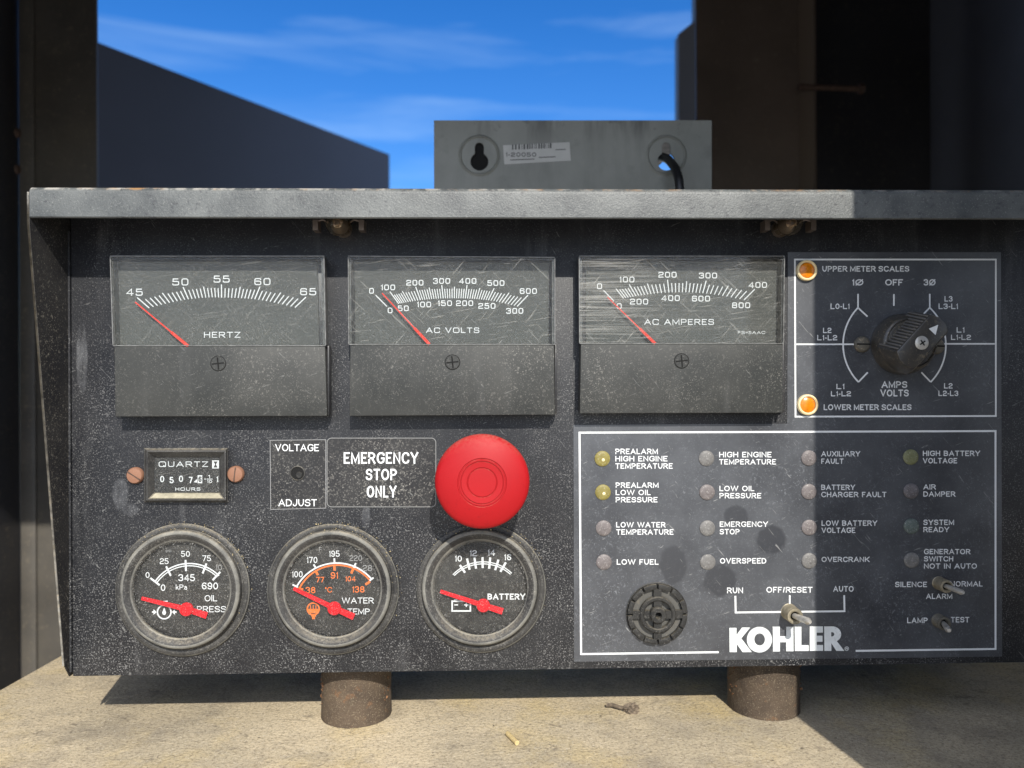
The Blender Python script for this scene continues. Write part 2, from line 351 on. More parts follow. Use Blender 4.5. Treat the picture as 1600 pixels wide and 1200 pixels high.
def glass_mat(name, veil, specks, scratch, tint=(0.93, 0.94, 0.94, 1), rough=0.06, haze=0.0, glare=0.0, gloss=0.3):
    t = NT(name); t.t.nodes.remove(t.b)
    tr = t.n('ShaderNodeBsdfTransparent'); tr.inputs[0].default_value = tint
    gl = t.n('ShaderNodeBsdfGlossy'); gl.inputs['Roughness'].default_value = rough; gl.inputs['Color'].default_value = (1, 1, 1, 1)
    fr = t.n('ShaderNodeFresnel'); fr.inputs['IOR'].default_value = 1.45
    m1 = t.n('ShaderNodeMixShader'); t.l(t.math('MULTIPLY', fr.outputs[0], gloss), m1.inputs[0]); t.l(tr.outputs[0], m1.inputs[1]); t.l(gl.outputs[0], m1.inputs[2])
    df = t.n('ShaderNodeBsdfDiffuse'); df.inputs[0].default_value = (0.55, 0.53, 0.49, 1)
    a = t.math('MULTIPLY', t.range(t.noise(1700, 2, 0.7), 0.58, 0.70), specks)
    big = t.range(t.noise(60, 5, 0.65), 0.25, 0.75, 0.3, 1.0)
    f = t.math('ADD', t.math('MULTIPLY', big, veil), t.math('MULTIPLY', a, big))
    if scratch:
        s1 = t.range(t.noise(90, 2, 0.5, stretch=(1, 1, 22), rot=(0, 0.15, 0), dist=0.3), 0.64, 0.72)
        s2 = t.range(t.noise(80, 2, 0.5, stretch=(26, 1, 1), rot=(0, 0.8, 0), dist=0.3, off=(4, 4, 4)), 0.66, 0.73)
        s3 = t.range(t.noise(80, 2, 0.5, stretch=(24, 1, 1), rot=(0, -0.7, 0), dist=0.3, off=(7, 4, 4)), 0.66, 0.73)
        f = t.math('ADD', f, t.math('MULTIPLY', t.math('MAXIMUM', s1, t.math('MAXIMUM', s2, s3)), scratch))
    if glare:
        g = t.range(t.noise(30, 3, 0.6, stretch=(1, 1, 50)), 0.45, 0.75)  # pale streaks, strongest at the left, painted in as brushed glare
        xz = t.z(); c = B(940, 470, 0)
        near = t.range(xz[0], c.x - 0.005, c.x + 0.03, 1.0, 0.12, True)
        f = t.math('ADD', f, t.math('MULTIPLY', t.math('MULTIPLY', g, near), glare))
    f = t.math('MINIMUM', f, 0.9)
    m2 = t.n('ShaderNodeMixShader'); t.l(f, m2.inputs[0]); t.l(m1.outputs[0], m2.inputs[1]); t.l(df.outputs[0], m2.inputs[2])
    t.l(m2.outputs[0], t.out.inputs['Surface'])
    return t.mat
M['window'] = glass_mat('dusty_clear_window', 0.018, 0.35, 0.06)
M['window2'] = glass_mat('scratched_clear_window', 0.02, 0.25, 0.14, glare=0.0)
M['window3'] = glass_mat('brushed_glare_window', 0.02, 0.22, 0.16, glare=0.28)
M['gglass'] = glass_mat('dusty_gauge_glass', 0.035, 0.45, 0.03)
M['bulb'] = glass_mat('small_bulb_glass', 0.05, 0.15, 0.0, tint=(0.75, 0.70, 0.62, 1), rough=0.08)

def lens_mat(name, col):
    t = NT(name)
    c = t.mix(t.range(t.noise(500, 4, 0.7), 0.35, 0.7), tuple(x * 0.85 for x in col[:3]) + (1,), tuple(min(1, x * 1.2) for x in col[:3]) + (1,))
    c = t.mix(t.math('MULTIPLY', t.range(t.noise(1600, 2), 0.58, 0.72), 0.4), c, (0.5, 0.48, 0.45, 1))
    t.l(c, t.b.inputs['Base Color']); t.b.inputs['Roughness'].default_value = 0.5; t.b.inputs['Specular IOR Level'].default_value = 0.35
    return t.mat

# ------------------------------------------------------------------ lettering: drawn strokes, two styles
GL = {}
def G(ch, wd, *paths): GL[ch] = (wd, paths)
r = 1
G('A', .92, [(0,0),(.5,1),(1,0)], [(.2,.33),(.8,.33)])
G('B', .78, [(0,.52),(0,1),(.93,1,r),(.93,.52,r),(0,.52)], [(0,.52),(1,.52,r),(1,0,r),(0,0),(0,.52)])
G('C', .85, [(1,.70),(1,1,r),(0,1,r),(0,0,r),(1,0,r),(1,.30)])
G('D', .82, ['c',(0,0),(0,1),(1,1,r),(1,0,r)])
G('E', .68, [(1,1),(0,1),(0,0),(1,0)], [(0,.52),(.92,.52)])
G('F', .64, [(1,1),(0,1),(0,0)], [(0,.5),(.9,.5)])
G('G', .88, [(1,.72),(1,1,r),(0,1,r),(0,0,r),(1,0,r),(1,.46),(.56,.46)])
G('H', .79, [(0,0),(0,1)], [(1,0),(1,1)], [(0,.52),(1,.52)])
G('I', .0, [(.5,0),(.5,1)])
G('J', .62, [(1,1),(1,0,r),(0,0,r),(0,.32)])
G('K', .82, [(0,0),(0,1)], [(1,1),(0,.36)], [(.32,.57),(1,0)])
G('L', .64, [(0,1),(0,0),(1,0)])
G('M', .96, [(0,0),(0,1),(.5,.12),(1,1),(1,0)])
G('N', .80, [(0,0),(0,1),(1,0),(1,1)])
G('O', .92, ['c',(0,0,r),(0,1,r),(1,1,r),(1,0,r)])
G('Ø', .92, ['c',(0,0,r),(0,1,r),(1,1,r),(1,0,r)], [(-.02,-.08),(1.02,1.08)])
G('P', .75, [(0,0),(0,1),(1,1,r),(1,.45,r),(0,.45)])
G('Q', .92, ['c',(0,0,r),(0,1,r),(1,1,r),(1,0,r)], [(.62,.26),(1.02,-.06)])
G('R', .80, [(0,0),(0,1),(.97,1,r),(.97,.47,r),(0,.47)], [(.52,.47),(1,0)])
G('S', .77, [(.97,.72),(.97,1,r),(.03,1,r),(.03,.53,r),(1,.53,r),(1,0,r),(0,0,r),(0,.28)])
G('T', .76, [(0,1),(1,1)], [(.5,1),(.5,0)])
G('U', .79, [(0,1),(0,0,r),(1,0,r),(1,1)])
G('V', .88, [(0,1),(.5,0),(1,1)])
G('W', 1.28, [(0,1),(.25,0),(.5,1),(.75,0),(1,1)])
G('X', .86, [(0,0),(1,1)], [(0,1),(1,0)])
G('Y', .86, [(0,1),(.5,.44),(1,1)], [(.5,.44),(.5,0)])
G('Z', .74, [(0,1),(1,1),(0,0),(1,0)])
G('0', .66, ['c',(0,0,r),(0,1,r),(1,1,r),(1,0,r)])
G('1', .26, [(0,.74),(1,1),(1,0)])
G('2', .66, [(0,.70),(0,1,r),(1,1,r),(1,.52,r),(0,.42,r),(0,0),(1,0)])
G('3', .66, [(0,.75),(0,1,r),(.95,1,r),(.95,.53,r),(.35,.53)], [(.35,.53),(1,.53,r),(1,0,r),(0,0,r),(0,.25)])
G('4', .70, [(.76,0),(.76,1),(0,.27),(1,.27)])
G('5', .66, [(.95,1),(.08,1),(.04,.58),(1,.60,r),(1,0,r),(0,0,r),(0,.25)])
G('6', .66, [(.97,.75),(.97,1,r),(0,1,r),(0,0,r),(1,0,r),(1,.58,r),(0,.58)])
G('7', .64, [(0,1),(1,1),(.35,0)])
G('8', .66, ['c',(.04,.53,r),(.04,1,r),(.96,1,r),(.96,.53,r)], ['c',(0,.53,r),(0,0,r),(1,0,r),(1,.53,r)])
G('9', .66, [(.03,.25),(.03,0,r),(1,0,r),(1,1,r),(0,1,r),(0,.42,r),(1,.42)])
G('-', .28, [(0,.40),(1,.40)])
G('/', .32, [(0,-.06),(1,1.06)])
G('=', .55, [(0,.62),(1,.62)], [(0,.32),(1,.32)])
G('°', .26, ['c',(0,.70,r),(0,1,r),(1,1,r),(1,.70,r)])
G('k', .55, [(0,0),(0,1)], [(.95,.66),(0,.24)], [(.38,.42),(1,0)])
G('a', .55, [(.05,.50),(.05,.66,r),(.9,.66,r),(.9,0)], [(.9,.40),(0,.40,r),(0,0,r),(.9,0)])
G('p', .55, [(0,-.25),(0,.66)], [(0,.64),(1,.64,r),(1,0,r),(0,0)])
G('s', .50, [(1,.52),(1,.66,r),(0,.66,r),(0,.35,r),(1,.33,r),(1,0,r),(0,0,r),(0,.14)])
G('i', .0, [(.5,0),(.5,.66)], [(.5,.88),(.5,1)])

def rounded(path, f):
    closed = path[0] == 'c'
    pts = [p for p in path if p != 'c']
    n = len(pts); out = []
    for i, p in enumerate(pts):
        if len(p) < 3 or (not closed and i in (0, n - 1)): out.append((p[0], p[1])); continue
        a = pts[(i - 1) % n]; b = pts[(i + 1) % n]
        fa = f * (0.5 if len(a) == 3 else 0.62); fb = f * (0.5 if len(b) == 3 else 0.62)
        ax, ay = p[0] + (a[0] - p[0]) * fa, p[1] + (a[1] - p[1]) * fa
        bx, by = p[0] + (b[0] - p[0]) * fb, p[1] + (b[1] - p[1]) * fb
        for k in range(7):                              # quarter-ellipse corner
            th = math.pi / 2 * k / 6; u = 1 - math.cos(th); v = math.sin(th)
            out.append((ax + (p[0] - ax) * v + (bx - p[0]) * u, ay + (p[1] - ay) * v + (by - p[1]) * u))
    o2 = [out[0]]
    for q in out[1:]:
        if abs(q[0] - o2[-1][0]) + abs(q[1] - o2[-1][1]) > 1e-6: o2.append(q)
    if closed and abs(o2[0][0] - o2[-1][0]) + abs(o2[0][1] - o2[-1][1]) < 1e-6: o2.pop()
    return o2, closed

LIFT = 0.000012
def stroke(mb, pts, wd, h, closed=False, trim=True):   # a band of ink along a pixel polyline, mitred
    n = len(pts)
    if n < 2: return
    L, Rr = [], []
    for i in range(n):
        p = Vector(pts[i] if len(pts[i]) == 2 else pts[i][:2])
        if closed or 0 < i < n - 1:
            a = Vector(pts[(i - 1) % n]); b = Vector(pts[(i + 1) % n])
            d0 = (p - a).normalized(); d1 = (b - p).normalized()
            n0 = Vector((-d0.y, d0.x)); n1 = Vector((-d1.y, d1.x)); m = n0 + n1
            if m.length < 1e-4: m = n0.copy()
            m.normalize(); s = min(1 / max(m.dot(n0), 0.3), 1.9)
        else:
            d = (Vector(pts[1]) - p) if i == 0 else (p - Vector(pts[n - 2]))
            d.normalize(); m = Vector((-d.y, d.x)); s = 1
        L.append(p + m * (wd / 2 * s)); Rr.append(p - m * (wd / 2 * s))
    ids = mb.add([B(q.x, q.y, h) for q in L] + [B(q.x, q.y, h) for q in Rr])
    for i in range(n if closed else n - 1):
        j = (i + 1) % n; mb.face((ids[i], ids[j], ids[n + j], ids[n + i]))

def text(mb, s, x0, x1, ytop, ybase, h, wt=0.175, f=1.0, gap=0.13, sp=0.36, cx=None):
    """s from x0 to x1 (pixels) with cap height ytop..ybase; wt = stroke / cap height; f = corner roundness"""
    H = ybase - ytop; st = wt * H
    nat = 0; items = []
    for i, ch in enumerate(s):
        if ch == ' ': nat += sp; continue
        wd = GL[ch][0]
        box = max(wd, wt)
        items.append((ch, nat, box)); nat += box + gap
    nat -= gap
    kx = (x1 - x0) / nat if x1 is not None else H
    if cx is not None: x0 = cx - nat * kx / 2
    for ch, ox, box in items:
        gx = x0 + ox * kx; gw = box * kx
        for k, path in enumerate(GL[ch][1]):
            pts, closed = rounded(path, f)
            q = []
            for (u, v) in pts:
                xx = gx + st / 2 + u * max(gw - st, 0) if GL[ch][0] > 0 else gx + gw / 2
                yy = ybase - (st / 2 + v * (H - st))
                q.append((xx, yy))
            # square the free ends of vertical and horizontal strokes out to the cap height
            if not closed and len(q) >= 2:
                a, b = Vector(q[0]), Vector(q[1])
                for idx, (e, nx) in enumerate(((0, 1), (-1, -2))):
                    pe, pn = Vector(q[e]), Vector(q[nx]); d = pe - pn
                    if d.length > 1e-6:
                        d.normalize(); v = path[0] if e == 0 else path[-1]
                        at_edge = (abs(d.y) > 0.5 and v[1] in (0, 1)) or (abs(d.x) > 0.9 and v[0] in (0, 1))
                        if at_edge: q[e] = tuple(pe + d * (st / 2) / max(abs(d.y) if abs(d.y) > 0.5 else abs(d.x), 0.5))
            stroke(mb, q, st, h + k * LIFT, closed)
MICRO = dict(wt=0.14, f=0.55, gap=0.22, sp=0.55)

def arc3(a, m, b, n=40):                                # circle through three pixel points
    ax, ay = a; bx, by = m; cx, cy = b
    d = 2 * (ax * (by - cy) + bx * (cy - ay) + cx * (ay - by))
    ux = ((ax*ax+ay*ay)*(by-cy)+(bx*bx+by*by)*(cy-ay)+(cx*cx+cy*cy)*(ay-by))/d
    uy = ((ax*ax+ay*ay)*(cx-bx)+(bx*bx+by*by)*(ax-cx)+(cx*cx+cy*cy)*(bx-ax))/d
    rr = math.hypot(ax-ux, ay-uy); t0 = math.atan2(ay-uy, ax-ux); t1 = math.atan2(cy-uy, cx-ux); tm = math.atan2(by-uy, bx-ux)
    def norm(t, ref):
        while t < ref: t += 2*math.pi
        return t
    t1p = norm(t1, t0)
    if not (t0 <= norm(tm, t0) <= t1p): t1p -= 2*math.pi
    return [(ux+rr*math.cos(t0+(t1p-t0)*i/n), uy+rr*math.sin(t0+(t1p-t0)*i/n)) for i in range(n+1)]
def circ(cx, cy, r_, n=32, ry=None): return [(cx+r_*math.cos(2*math.pi*i/n), cy+(ry or r_)*math.sin(2*math.pi*i/n)) for i in range(n)]
def rrect(x0, y0, x1, y1, rad, n=6):
    out = []
    for cx, cy, a0 in ((x1-rad, y0+rad, -90), (x1-rad, y1-rad, 0), (x0+rad, y1-rad, 90), (x0+rad, y0+rad, 180)):
        for i in range(n+1): a = R(a0+90*i/n); out.append((cx+rad*math.cos(a), cy+rad*math.sin(a)))
    return out
def z4(x, y): return (1220+x*.2375, 380+y*.2375)
def z6(x, y): return (400+x*.2875, 670+y*.2875)
def z7(x, y): return (160+x*.3, 800+y*.3)
def z5(x, y): return (150+x/4, 670+y/4)
def lagr(ts, ps, t):
    i = max(0, min(len(ts)-3, int(sum(1 for q in ts if q <= t))-2)); T = ts[i:i+3]; P = ps[i:i+3]; o = [0, 0]
    for a in range(3):
        wgt = 1
        for b in range(3):
            if a != b: wgt *= (t-T[b])/(T[a]-T[b])
        o[0] += wgt*P[a][0]; o[1] += wgt*P[a][1]
    return tuple(o)

# ================================================================== THE SETTING
gm = MB(); gm.prism([(-600, -600, -1.4), (600, -600, -1.4), (600, 600, -1.4), (-600, 600, -1.4)], (0, 0, -0.3))
g = gm.build('ground', mat('pale_gravel_ground', (0.48, 0.45, 0.40, 1), 0.9, vary=0.3, vscale=3, dust=0.5, dscale=60), smooth=False)
tag(g, 'pale dusty gravel yard around the generator', 'ground', kind='structure')

ZS = -0.1487                                           # top of the shelf
p0 = BZ(0, 1078, ZS); p1 = BZ(105, 1019, ZS); dd = (p1 - p0) / (p1.y - p0.y)
sa = p0 + dd * (-0.27 - p0.y); sb = p0 + dd * (0.47 - p0.y)
sm = MB(); sm.prism([(sa.x, sa.y, ZS), (0.44, sa.y, ZS), (0.44, sb.y, ZS), (sb.x, sb.y, ZS)], (0, 0, -0.004))
shelf = thing('metal_shelf', 'weathered tan shelf top dusted with sand beneath the control panel', 'shelf', (0, 0.1, ZS - 0.004))
sm.build('shelf_top', M['shelf'], shelf, bevel=0.0006)
sm = MB()
for x in (-0.12, 0.36):
    sm = MB(); sm.box((x - 0.015, -0.20, ZS - 0.06), (x + 0.015, 0.45, ZS - 0.0045)); sm.build('support_rail', M['dark'], shelf)

# ---- the generator's steel enclosure that stands round the panel
enc = thing('generator_enclosure', 'dark painted steel generator enclosure standing open behind the control panel', 'enclosure', (0, 0.2, -1.4))
YP = 0.40
xl0 = B(37, 600, -YP).x; xl1 = B(153, 600, -YP).x
m = MB(); m.box((xl0, YP, -1.4), (xl1, YP + 0.004, 0.80))
m.box((xl0 - 0.002, YP - 0.003, -1.4), (xl0 + 0.012, YP - 0.0002, 0.80))
m.build('corner_post', M['dpost'], enc, 'left corner post, sunlit only below the panel top', bevel=0.002)
m = MB(); m.box((xl0 - 0.03, -0.25, -1.4), (xl0 - 0.0025, YP + 0.05, 0.80))
m.build('side_panel', M['dark'], enc, 'left side panel with two rusty bolt heads')
for py in (208, 265):
    c = Vector((xl0 - 0.0025, 0, 0)); d = ray(27, py); t = (c.x - CAM.x) / d.x; q = CAM + d * t
    m = MB(); m.lathe([(0.0001, 0.0), (0.0045, 0.0), (0.0042, 0.002), (0.0, 0.0032)], (0, 0, 0), 12)
    m.v = [Vector((q.x - p.y, q.y + p.x, q.z + p.z)) for p in m.v]
    m.build('bolt_head', M['bolt'], enc)
# right post, back wall and right wall
YR = 0.45
xa, xb, xc, xd = (B(px, 600, -YR).x for px in (1088, 1113, 1250, 1266))
m = MB(); m.box((xa, YR - 0.004, -1.4), (xb, YR - 0.001, 0.80)); m.build('post_flange', M['brown'], enc)
m = MB(); m.box((xb + 0.0003, YR, -1.4), (xc, YR + 0.05, 0.80)); m.build('corner_post', M['brown'], enc, 'right brown black corner post')
m = MB(); m.prism([(xc + 0.0003, YR, -1.4), (xd, YR - 0.012, -1.4), (xd + 0.004, YR - 0.008, -1.4), (xd + 0.004, YR + 0.05, -1.4), (xc + 0.0003, YR + 0.05, -1.4)], (0, 0, 2.2))
m.build('post_edge', mat('pale_tan_edge', (0.15, 0.115, 0.085, 1), 0.6), enc)  # edge strip coloured a paler tan than the post
xw = B(1455, 600, -0.52).x
m = MB(); m.box((xd + 0.0045, 0.52, -1.4), (xw, 0.54, 0.80)); m.build('rear_panel', M['dark'], enc)
m = MB(); m.box((xw + 0.0004, -0.20, -1.4), (xw + 0.03, 0.54, 0.80)); m.build('side_panel', mat('blue_sheen_black_steel', (0.10, 0.105, 0.125, 1), 0.35, spec=0.7, vary=0.2, vscale=7), enc, 'right side panel with a bluish sheen in its colour')  # sky sheen put in by lifting and bluing the base colour
q0 = B(1240, 143, -0.445); q1 = B(1334, 146, -0.445)
m = MB(); m.tube([q0 + Vector((0, -0.012, 0)), q1 + Vector((0, -0.012, 0))], 0.0028, 10); m.tube([q1 + Vector((-0.001, -0.012, 0)), q1 + Vector((0.004, -0.012, 0))], 0.005, 6)
m.build('door_bolt', M['bolt'], enc)
# roof overhead: its front edge throws the shade on everything behind the panel
YL = -0.15; ZL = 0.178 + 0.72 * (-0.027 - YL)
m = MB(); m.box((-0.60, YL, 0.80), (0.62, 1.0, 0.82)); m.build('roof', M['dark'], enc)
m = MB(); m.box((-0.60, YL, ZL), (0.62, YL + 0.015, 0.7995)); m.build('shade_lintel', M['dark'], enc)  # unseen; added below the roof so its lower edge casts the shade
# unseen front corner post, placed right of the camera for its shadow: its edge throws the straight shadow down the right of the panel
e = B(1271, 600, 0).x + 0.17 * 0.20
m = MB(); m.box((e, -0.20, -1.4), (e + 0.20, -0.185, 0.62)); m.build('front_shadow_post', M['dpost'], enc, 'unseen front corner post at the right, placed to cast a shadow')
# rear doors, swung outwards
ZD = 0.489
a = BZ(150, 64, ZD); b = BZ(609, 241, ZD); nrm = Vector((-(b - a).y, (b - a).x, 0)).normalized() * 0.02
dpt = [a + nrm * 0, b]
drop = Vector((0, 0, -1.6))
m = MB(); m.prism([a, b, b + drop, a + drop], nrm * 1.0); m.build('rear_door', M['navy'], enc, 'left rear door swung open against the sky', bevel=0.002)
YJ = 0.70
pj = [(1060, 53), (1087, 31), (1087, -60), (1125, -60), (1125, 420), (1060, 420)]
m = MB(); m.prism([B(x, y, -YJ) for x, y in pj], (0, 0.02, 0)); m.build('rear_door', mat('dull_blue_steel', (0.15, 0.155, 0.17, 1), 0.5), enc, 'right rear door edge with a slanted corner')

# ================================================================== THE CONTROL PANEL
base = (0, 0.05, -0.125)
CP = thing('control_panel', 'black dusty generator control panel with three meters, round gauges and red stop button', 'control panel', base)
HL = 0.027                                             # how far the hood lip stands out
tl = B(43, 291, HL); bl = B(43, 340, HL); XL = tl.x; ZT = tl.z; ZB = B(800, 341, HL).z; XR = B(1690, 500, 0).x
ZT = B(800, 293, HL).z
z_bot = B(118, 1057, 0).z
zr_bot = B(1600, 1035, 0).z
TH = 0.0013
M['hood'] = hood_mat(ZT, XL)
m = MB()
prof = [(0.125, ZT)]
for i in range(9):
    an = math.pi / 2 * i / 8; prof.append((-HL + 0.0024 - 0.0024 * math.sin(an), ZT - 0.0024 + 0.0024 * math.cos(an)))
prof += [(-HL, ZB + 0.0004), (-HL + 0.0004, ZB), (-HL + TH, ZB), (-HL + TH, ZT - TH - 0.001), (-HL + TH + 0.001, ZT - TH), (0.125, ZT - TH)]
m.prism([(XL + 0.0007, y, z) for y, z in prof], (XR - XL, 0, 0))
m.build('hood', M['hood'], CP, 'grey worn hood lip chipped to rust along its top fold', ang=40)
# face plate, with a folded bottom edge
PL = B(112, 700, 0).x
m = MB(); m.box((PL, 0.0, z_bot), (XR, 0.0013, ZT - TH - 0.0005))
m.build('face_plate', M['panel'], CP, bevel=0.0004)
# box behind it
m = MB(); m.box((XL + 0.004, 0.0016, z_bot + 0.004), (XR - 0.002, 0.115, ZT - TH - 0.0008))
m.build('housing', M['case'], CP)
# left side flange, tapering down from the hood to the bottom corner
def y_at(px, py, x):                                   # distance where the wall X = x shows at this pixel
    d = ray(px, py); return (CAM + d * ((x - CAM.x) / d.x))
pa = y_at(99, 1040, XL); 
fl = [(XL, -HL + 0.0006, ZT - 0.0022), (XL, -HL + 0.003, ZT - 0.0002), (XL, 0.11, ZT - 0.0002), (XL, 0.11, z_bot + 0.004), (XL, 0.0, z_bot), (XL, pa.y, pa.z), (XL, -HL + 0.0005, ZB - 0.002)]
m = MB(); m.prism([(x + (0.0007 if False else 0), y, z) for x, y, z in fl], (0.0006, 0, 0)); 
m.build('side_flange', M['flange'], CP, 'left side flange with a worn bright front edge', bevel=0.0002)
# worn bare edge of the flange
m = MB()
eg = [(-HL - 0.0002, ZT - 0.0022), (-HL - 0.0002, ZB - 0.002), (pa.y - 0.0006, pa.z)]
for (y0, zz0), (y1, zz1) in zip(eg, eg[1:]):
    m.prism([(XL - 0.0001, y0, zz0), (XL + 0.0006, y0, zz0), (XL + 0.0006, y1, zz1), (XL - 0.0001, y1, zz1)], (0, 0.0004, 0))
m.build('edge_strip', mat('scuffed_bare_edge', (0.20, 0.19, 0.17, 1), 0.5, vary=0.6, vscale=300, dust=0.8, dscale=900, dcol=(0.45, 0.36, 0.22, 1)), CP)
# clearance between plate and flange
m = MB(); m.box((XL + 0.0007, -0.0006, z_bot + 0.002), (PL - 0.0002, 0.001, ZB)); m.build('corner_fold', M['panel'], CP)

# small lamps under the hood
def panel_bulb(px, side):
    c = B(px, 349, 0.012)
    m = MB(); m.lathe([(0.0, 0.0052), (0.0022, 0.0047), (0.0040, 0.0033), (0.0049, 0.0010), (0.0050, -0.0012), (0.0044, -0.0030), (0.0036, -0.0045), (0.0036, -0.009)], c, 24)
    o = m.build('panel_lamp', M['bulb'], CP, 'small clear bulb under the hood ' + side)
    m = MB(); m.lathe([(0.0, 0.0012), (0.002, 0.0006), (0.0026, -0.0012), (0.0036, -0.004), (0.0036, -0.0128)], c, 16)
    for k in range(10):
        a = k * 2.4; m.tube([c + Vector((0.0022 * math.cos(a), -0.0012, 0.0022 * math.sin(a))), c + Vector((0.0012 * math.cos(a + 1), -0.0027, 0.0012 * math.sin(a + 1)))], 0.00025, 5)
    m.build('filament', mat('bulb_metal', (0.50, 0.40, 0.30, 1), 0.3, metal=0.8), o)
    for sx in (-1, 1):
        m = MB(); q = B(px + sx * 36, 351, 0.012)
        m.box((q.x - 0.0009, q.y, q.z - 0.0022), (q.x + 0.0012, q.y + 0.006, q.z + 0.002))
        m.tube([q + Vector((-sx * 0.0008, 0.001, 0.0016)), q + Vector((-sx * 0.003, 0.001, 0.0022)), q + Vector((-sx * 0.005, 0.002, 0.0012))], 0.0004, 6)
        m.build('socket_clip', mat('dull_socket_clip', (0.16, 0.13, 0.11, 1), 0.4, metal=0.5), o)
panel_bulb(528, 'above the left meter'); panel_bulb(1235, 'above the amber lamp')

# ---- rectangular meters
HM = 0.0088
def meter(name_label, TL, TR, BR, BL, yd, screw, win, draw, needle, nmat):
    (x0, y0), (x1, y1), (x2, y2), (x3, y3) = TL, TR, BR, BL
    xm0 = x0 + (x3 - x0) * (yd - y0) / (y3 - y0); xm1 = x1 + (x2 - x1) * (yd - y1) / (y2 - y1)
    m = MB(); m.pxprism([(x0 + 1.5, y0 + 2), (x1 - 1.5, y1 + 2), (x2 + 1, y2 - 1), (x3 + 1, y3 - 1)], 0.0020)
    m.pxprism([(x2 - 0.5, yd), (x2 + 3.5, yd), (x2 + 3.5, y2 - 0.5), (x2 - 0.5, y2 - 0.5)], 0.0066, 0.0021)
    ms = m.build('meter', M['case'], CP, name_label, bevel=0.0003)
    m = MB(); m.pxprism([(xm0 + 2, yd + 1.5), (xm1 - 1, yd + 1.5), (x2, y2), (x3, y3)], HM, 0.0021)
    m.build('lower_cover', M['meter'], ms, bevel=0.00035)
    m = MB(); m.pxprism([(x0 + 10, y0 + 9), (x1 - 10, y1 + 9), (xm1 - 10, yd + 6), (xm0 + 10, yd + 6)], 0.0032, 0.0021)
    m.build('dial', M['dial'], ms)
    m = MB(); draw(m, 0.00326); m.build('dial_marking', M['white'], ms, smooth=False)
    # needle
    (ax, ay), (bx, by) = needle
    m = MB(); A = B(ax, ay, 0.0052); Bq = B(bx, by, 0.0052); d = (Bq - A).normalized(); pn = Vector((-d.z, 0, d.x))
    mid = A.lerp(Bq, 0.68)
    m.prism([A - pn * .00022, mid - pn * .00026, mid - pn * .00052, Bq - pn * .0006, Bq + pn * .0006, mid + pn * .00052, mid + pn * .00026, A + pn * .00022], (0, 0.0004, 0))
    m.build('needle', nmat, ms)
    # clear cover: front pane and three clear side walls
    m = MB(); m.pxprism([(x0 + 1.2, y0 + 1.2), (x1 - 1.2, y1 + 1.2), (xm1, yd - 1), (xm0, yd - 1)], HM, HM - 0.0012)
    m.build('window', win, ms, smooth=False)
    t = 4.2
    m = MB()
    m.pxprism([(x0, y0), (x0 + t, y0 + t), (xm0 + t, yd - 1), (xm0, yd - 1)], HM - 0.0014, 0.0021)
    m.build('window_side', M['edge'], ms, smooth=False); m = MB()
    m.pxprism([(x1 - t, y1 + t), (x1, y1), (xm1, yd - 1), (xm1 - t, yd - 1)], HM - 0.0014, 0.0021)
    m.build('window_side', M['edge'], ms, smooth=False)
    m = MB(); m.pxprism([(x0 + 0.2, y0), (x1 - 0.2, y1), (x1 - t - .5, y1 + t), (x0 + t + .5, y0 + t)], HM - 0.0014, 0.0021)
    m.build('window_top', M['case'], ms, smooth=False)
    m = MB()                                           # bright rim of the moulding
    for a_, b_ in (((x0, y0), (x1, y1)), ((x0, y0), (xm0, yd)), ((x1, y1), (xm1, yd)), ((xm0, yd), (xm1, yd))):
        vert = abs(a_[0] - b_[0]) < abs(a_[1] - b_[1]); wd = 1.1
        if vert: poly = [(a_[0] - wd / 2, a_[1] + wd), (a_[0] + wd / 2, a_[1] + wd), (b_[0] + wd / 2, b_[1] - wd), (b_[0] - wd / 2, b_[1] - wd)]
        else: poly = [(a_[0], a_[1] - wd / 2), (b_[0], b_[1] - wd / 2), (b_[0], b_[1] + wd / 2), (a_[0], a_[1] + wd / 2)]
        m.pxprism(poly, HM + 0.0001, HM - 0.0013)
    m.build('window_rim', mat('clear_moulding_rim', (0.16, 0.16, 0.155, 1), 0.3, vary=0.5, vscale=400, dust=0.8, dscale=1500), ms, smooth=False)
    sx, sy = screw
    m = MB(); c = B(sx, sy, HM)
    m.lathe([(0.0030, -0.0002), (0.0030, 0.00005), (0.0027, 0.00028), (0.0, 0.00030)], c, 32)
    sc = m.build('screw', M['meter'], ms)
    m = MB()
    for a_ in (0.1, 0.1 + math.pi / 2):
        d = Vector((math.cos(a_), 0, math.sin(a_))); p = Vector((-d.z, 0, d.x))
        cc = c + Vector((0, -0.00033 - (0.00001 if a_ > 1 else 0), 0))
        m.prism([cc - d * .0025 - p * .0003, cc + d * .0025 - p * .0003, cc + d * .0025 + p * .0003, cc - d * .0025 + p * .0003], (0, 0.00008, 0))
    m.lathe([(0.00285, 0.0001), (0.00315, 0.00012), (0.0032, 0.0)], c, 32)
    m.build('slot', M['void'], sc, smooth=False)

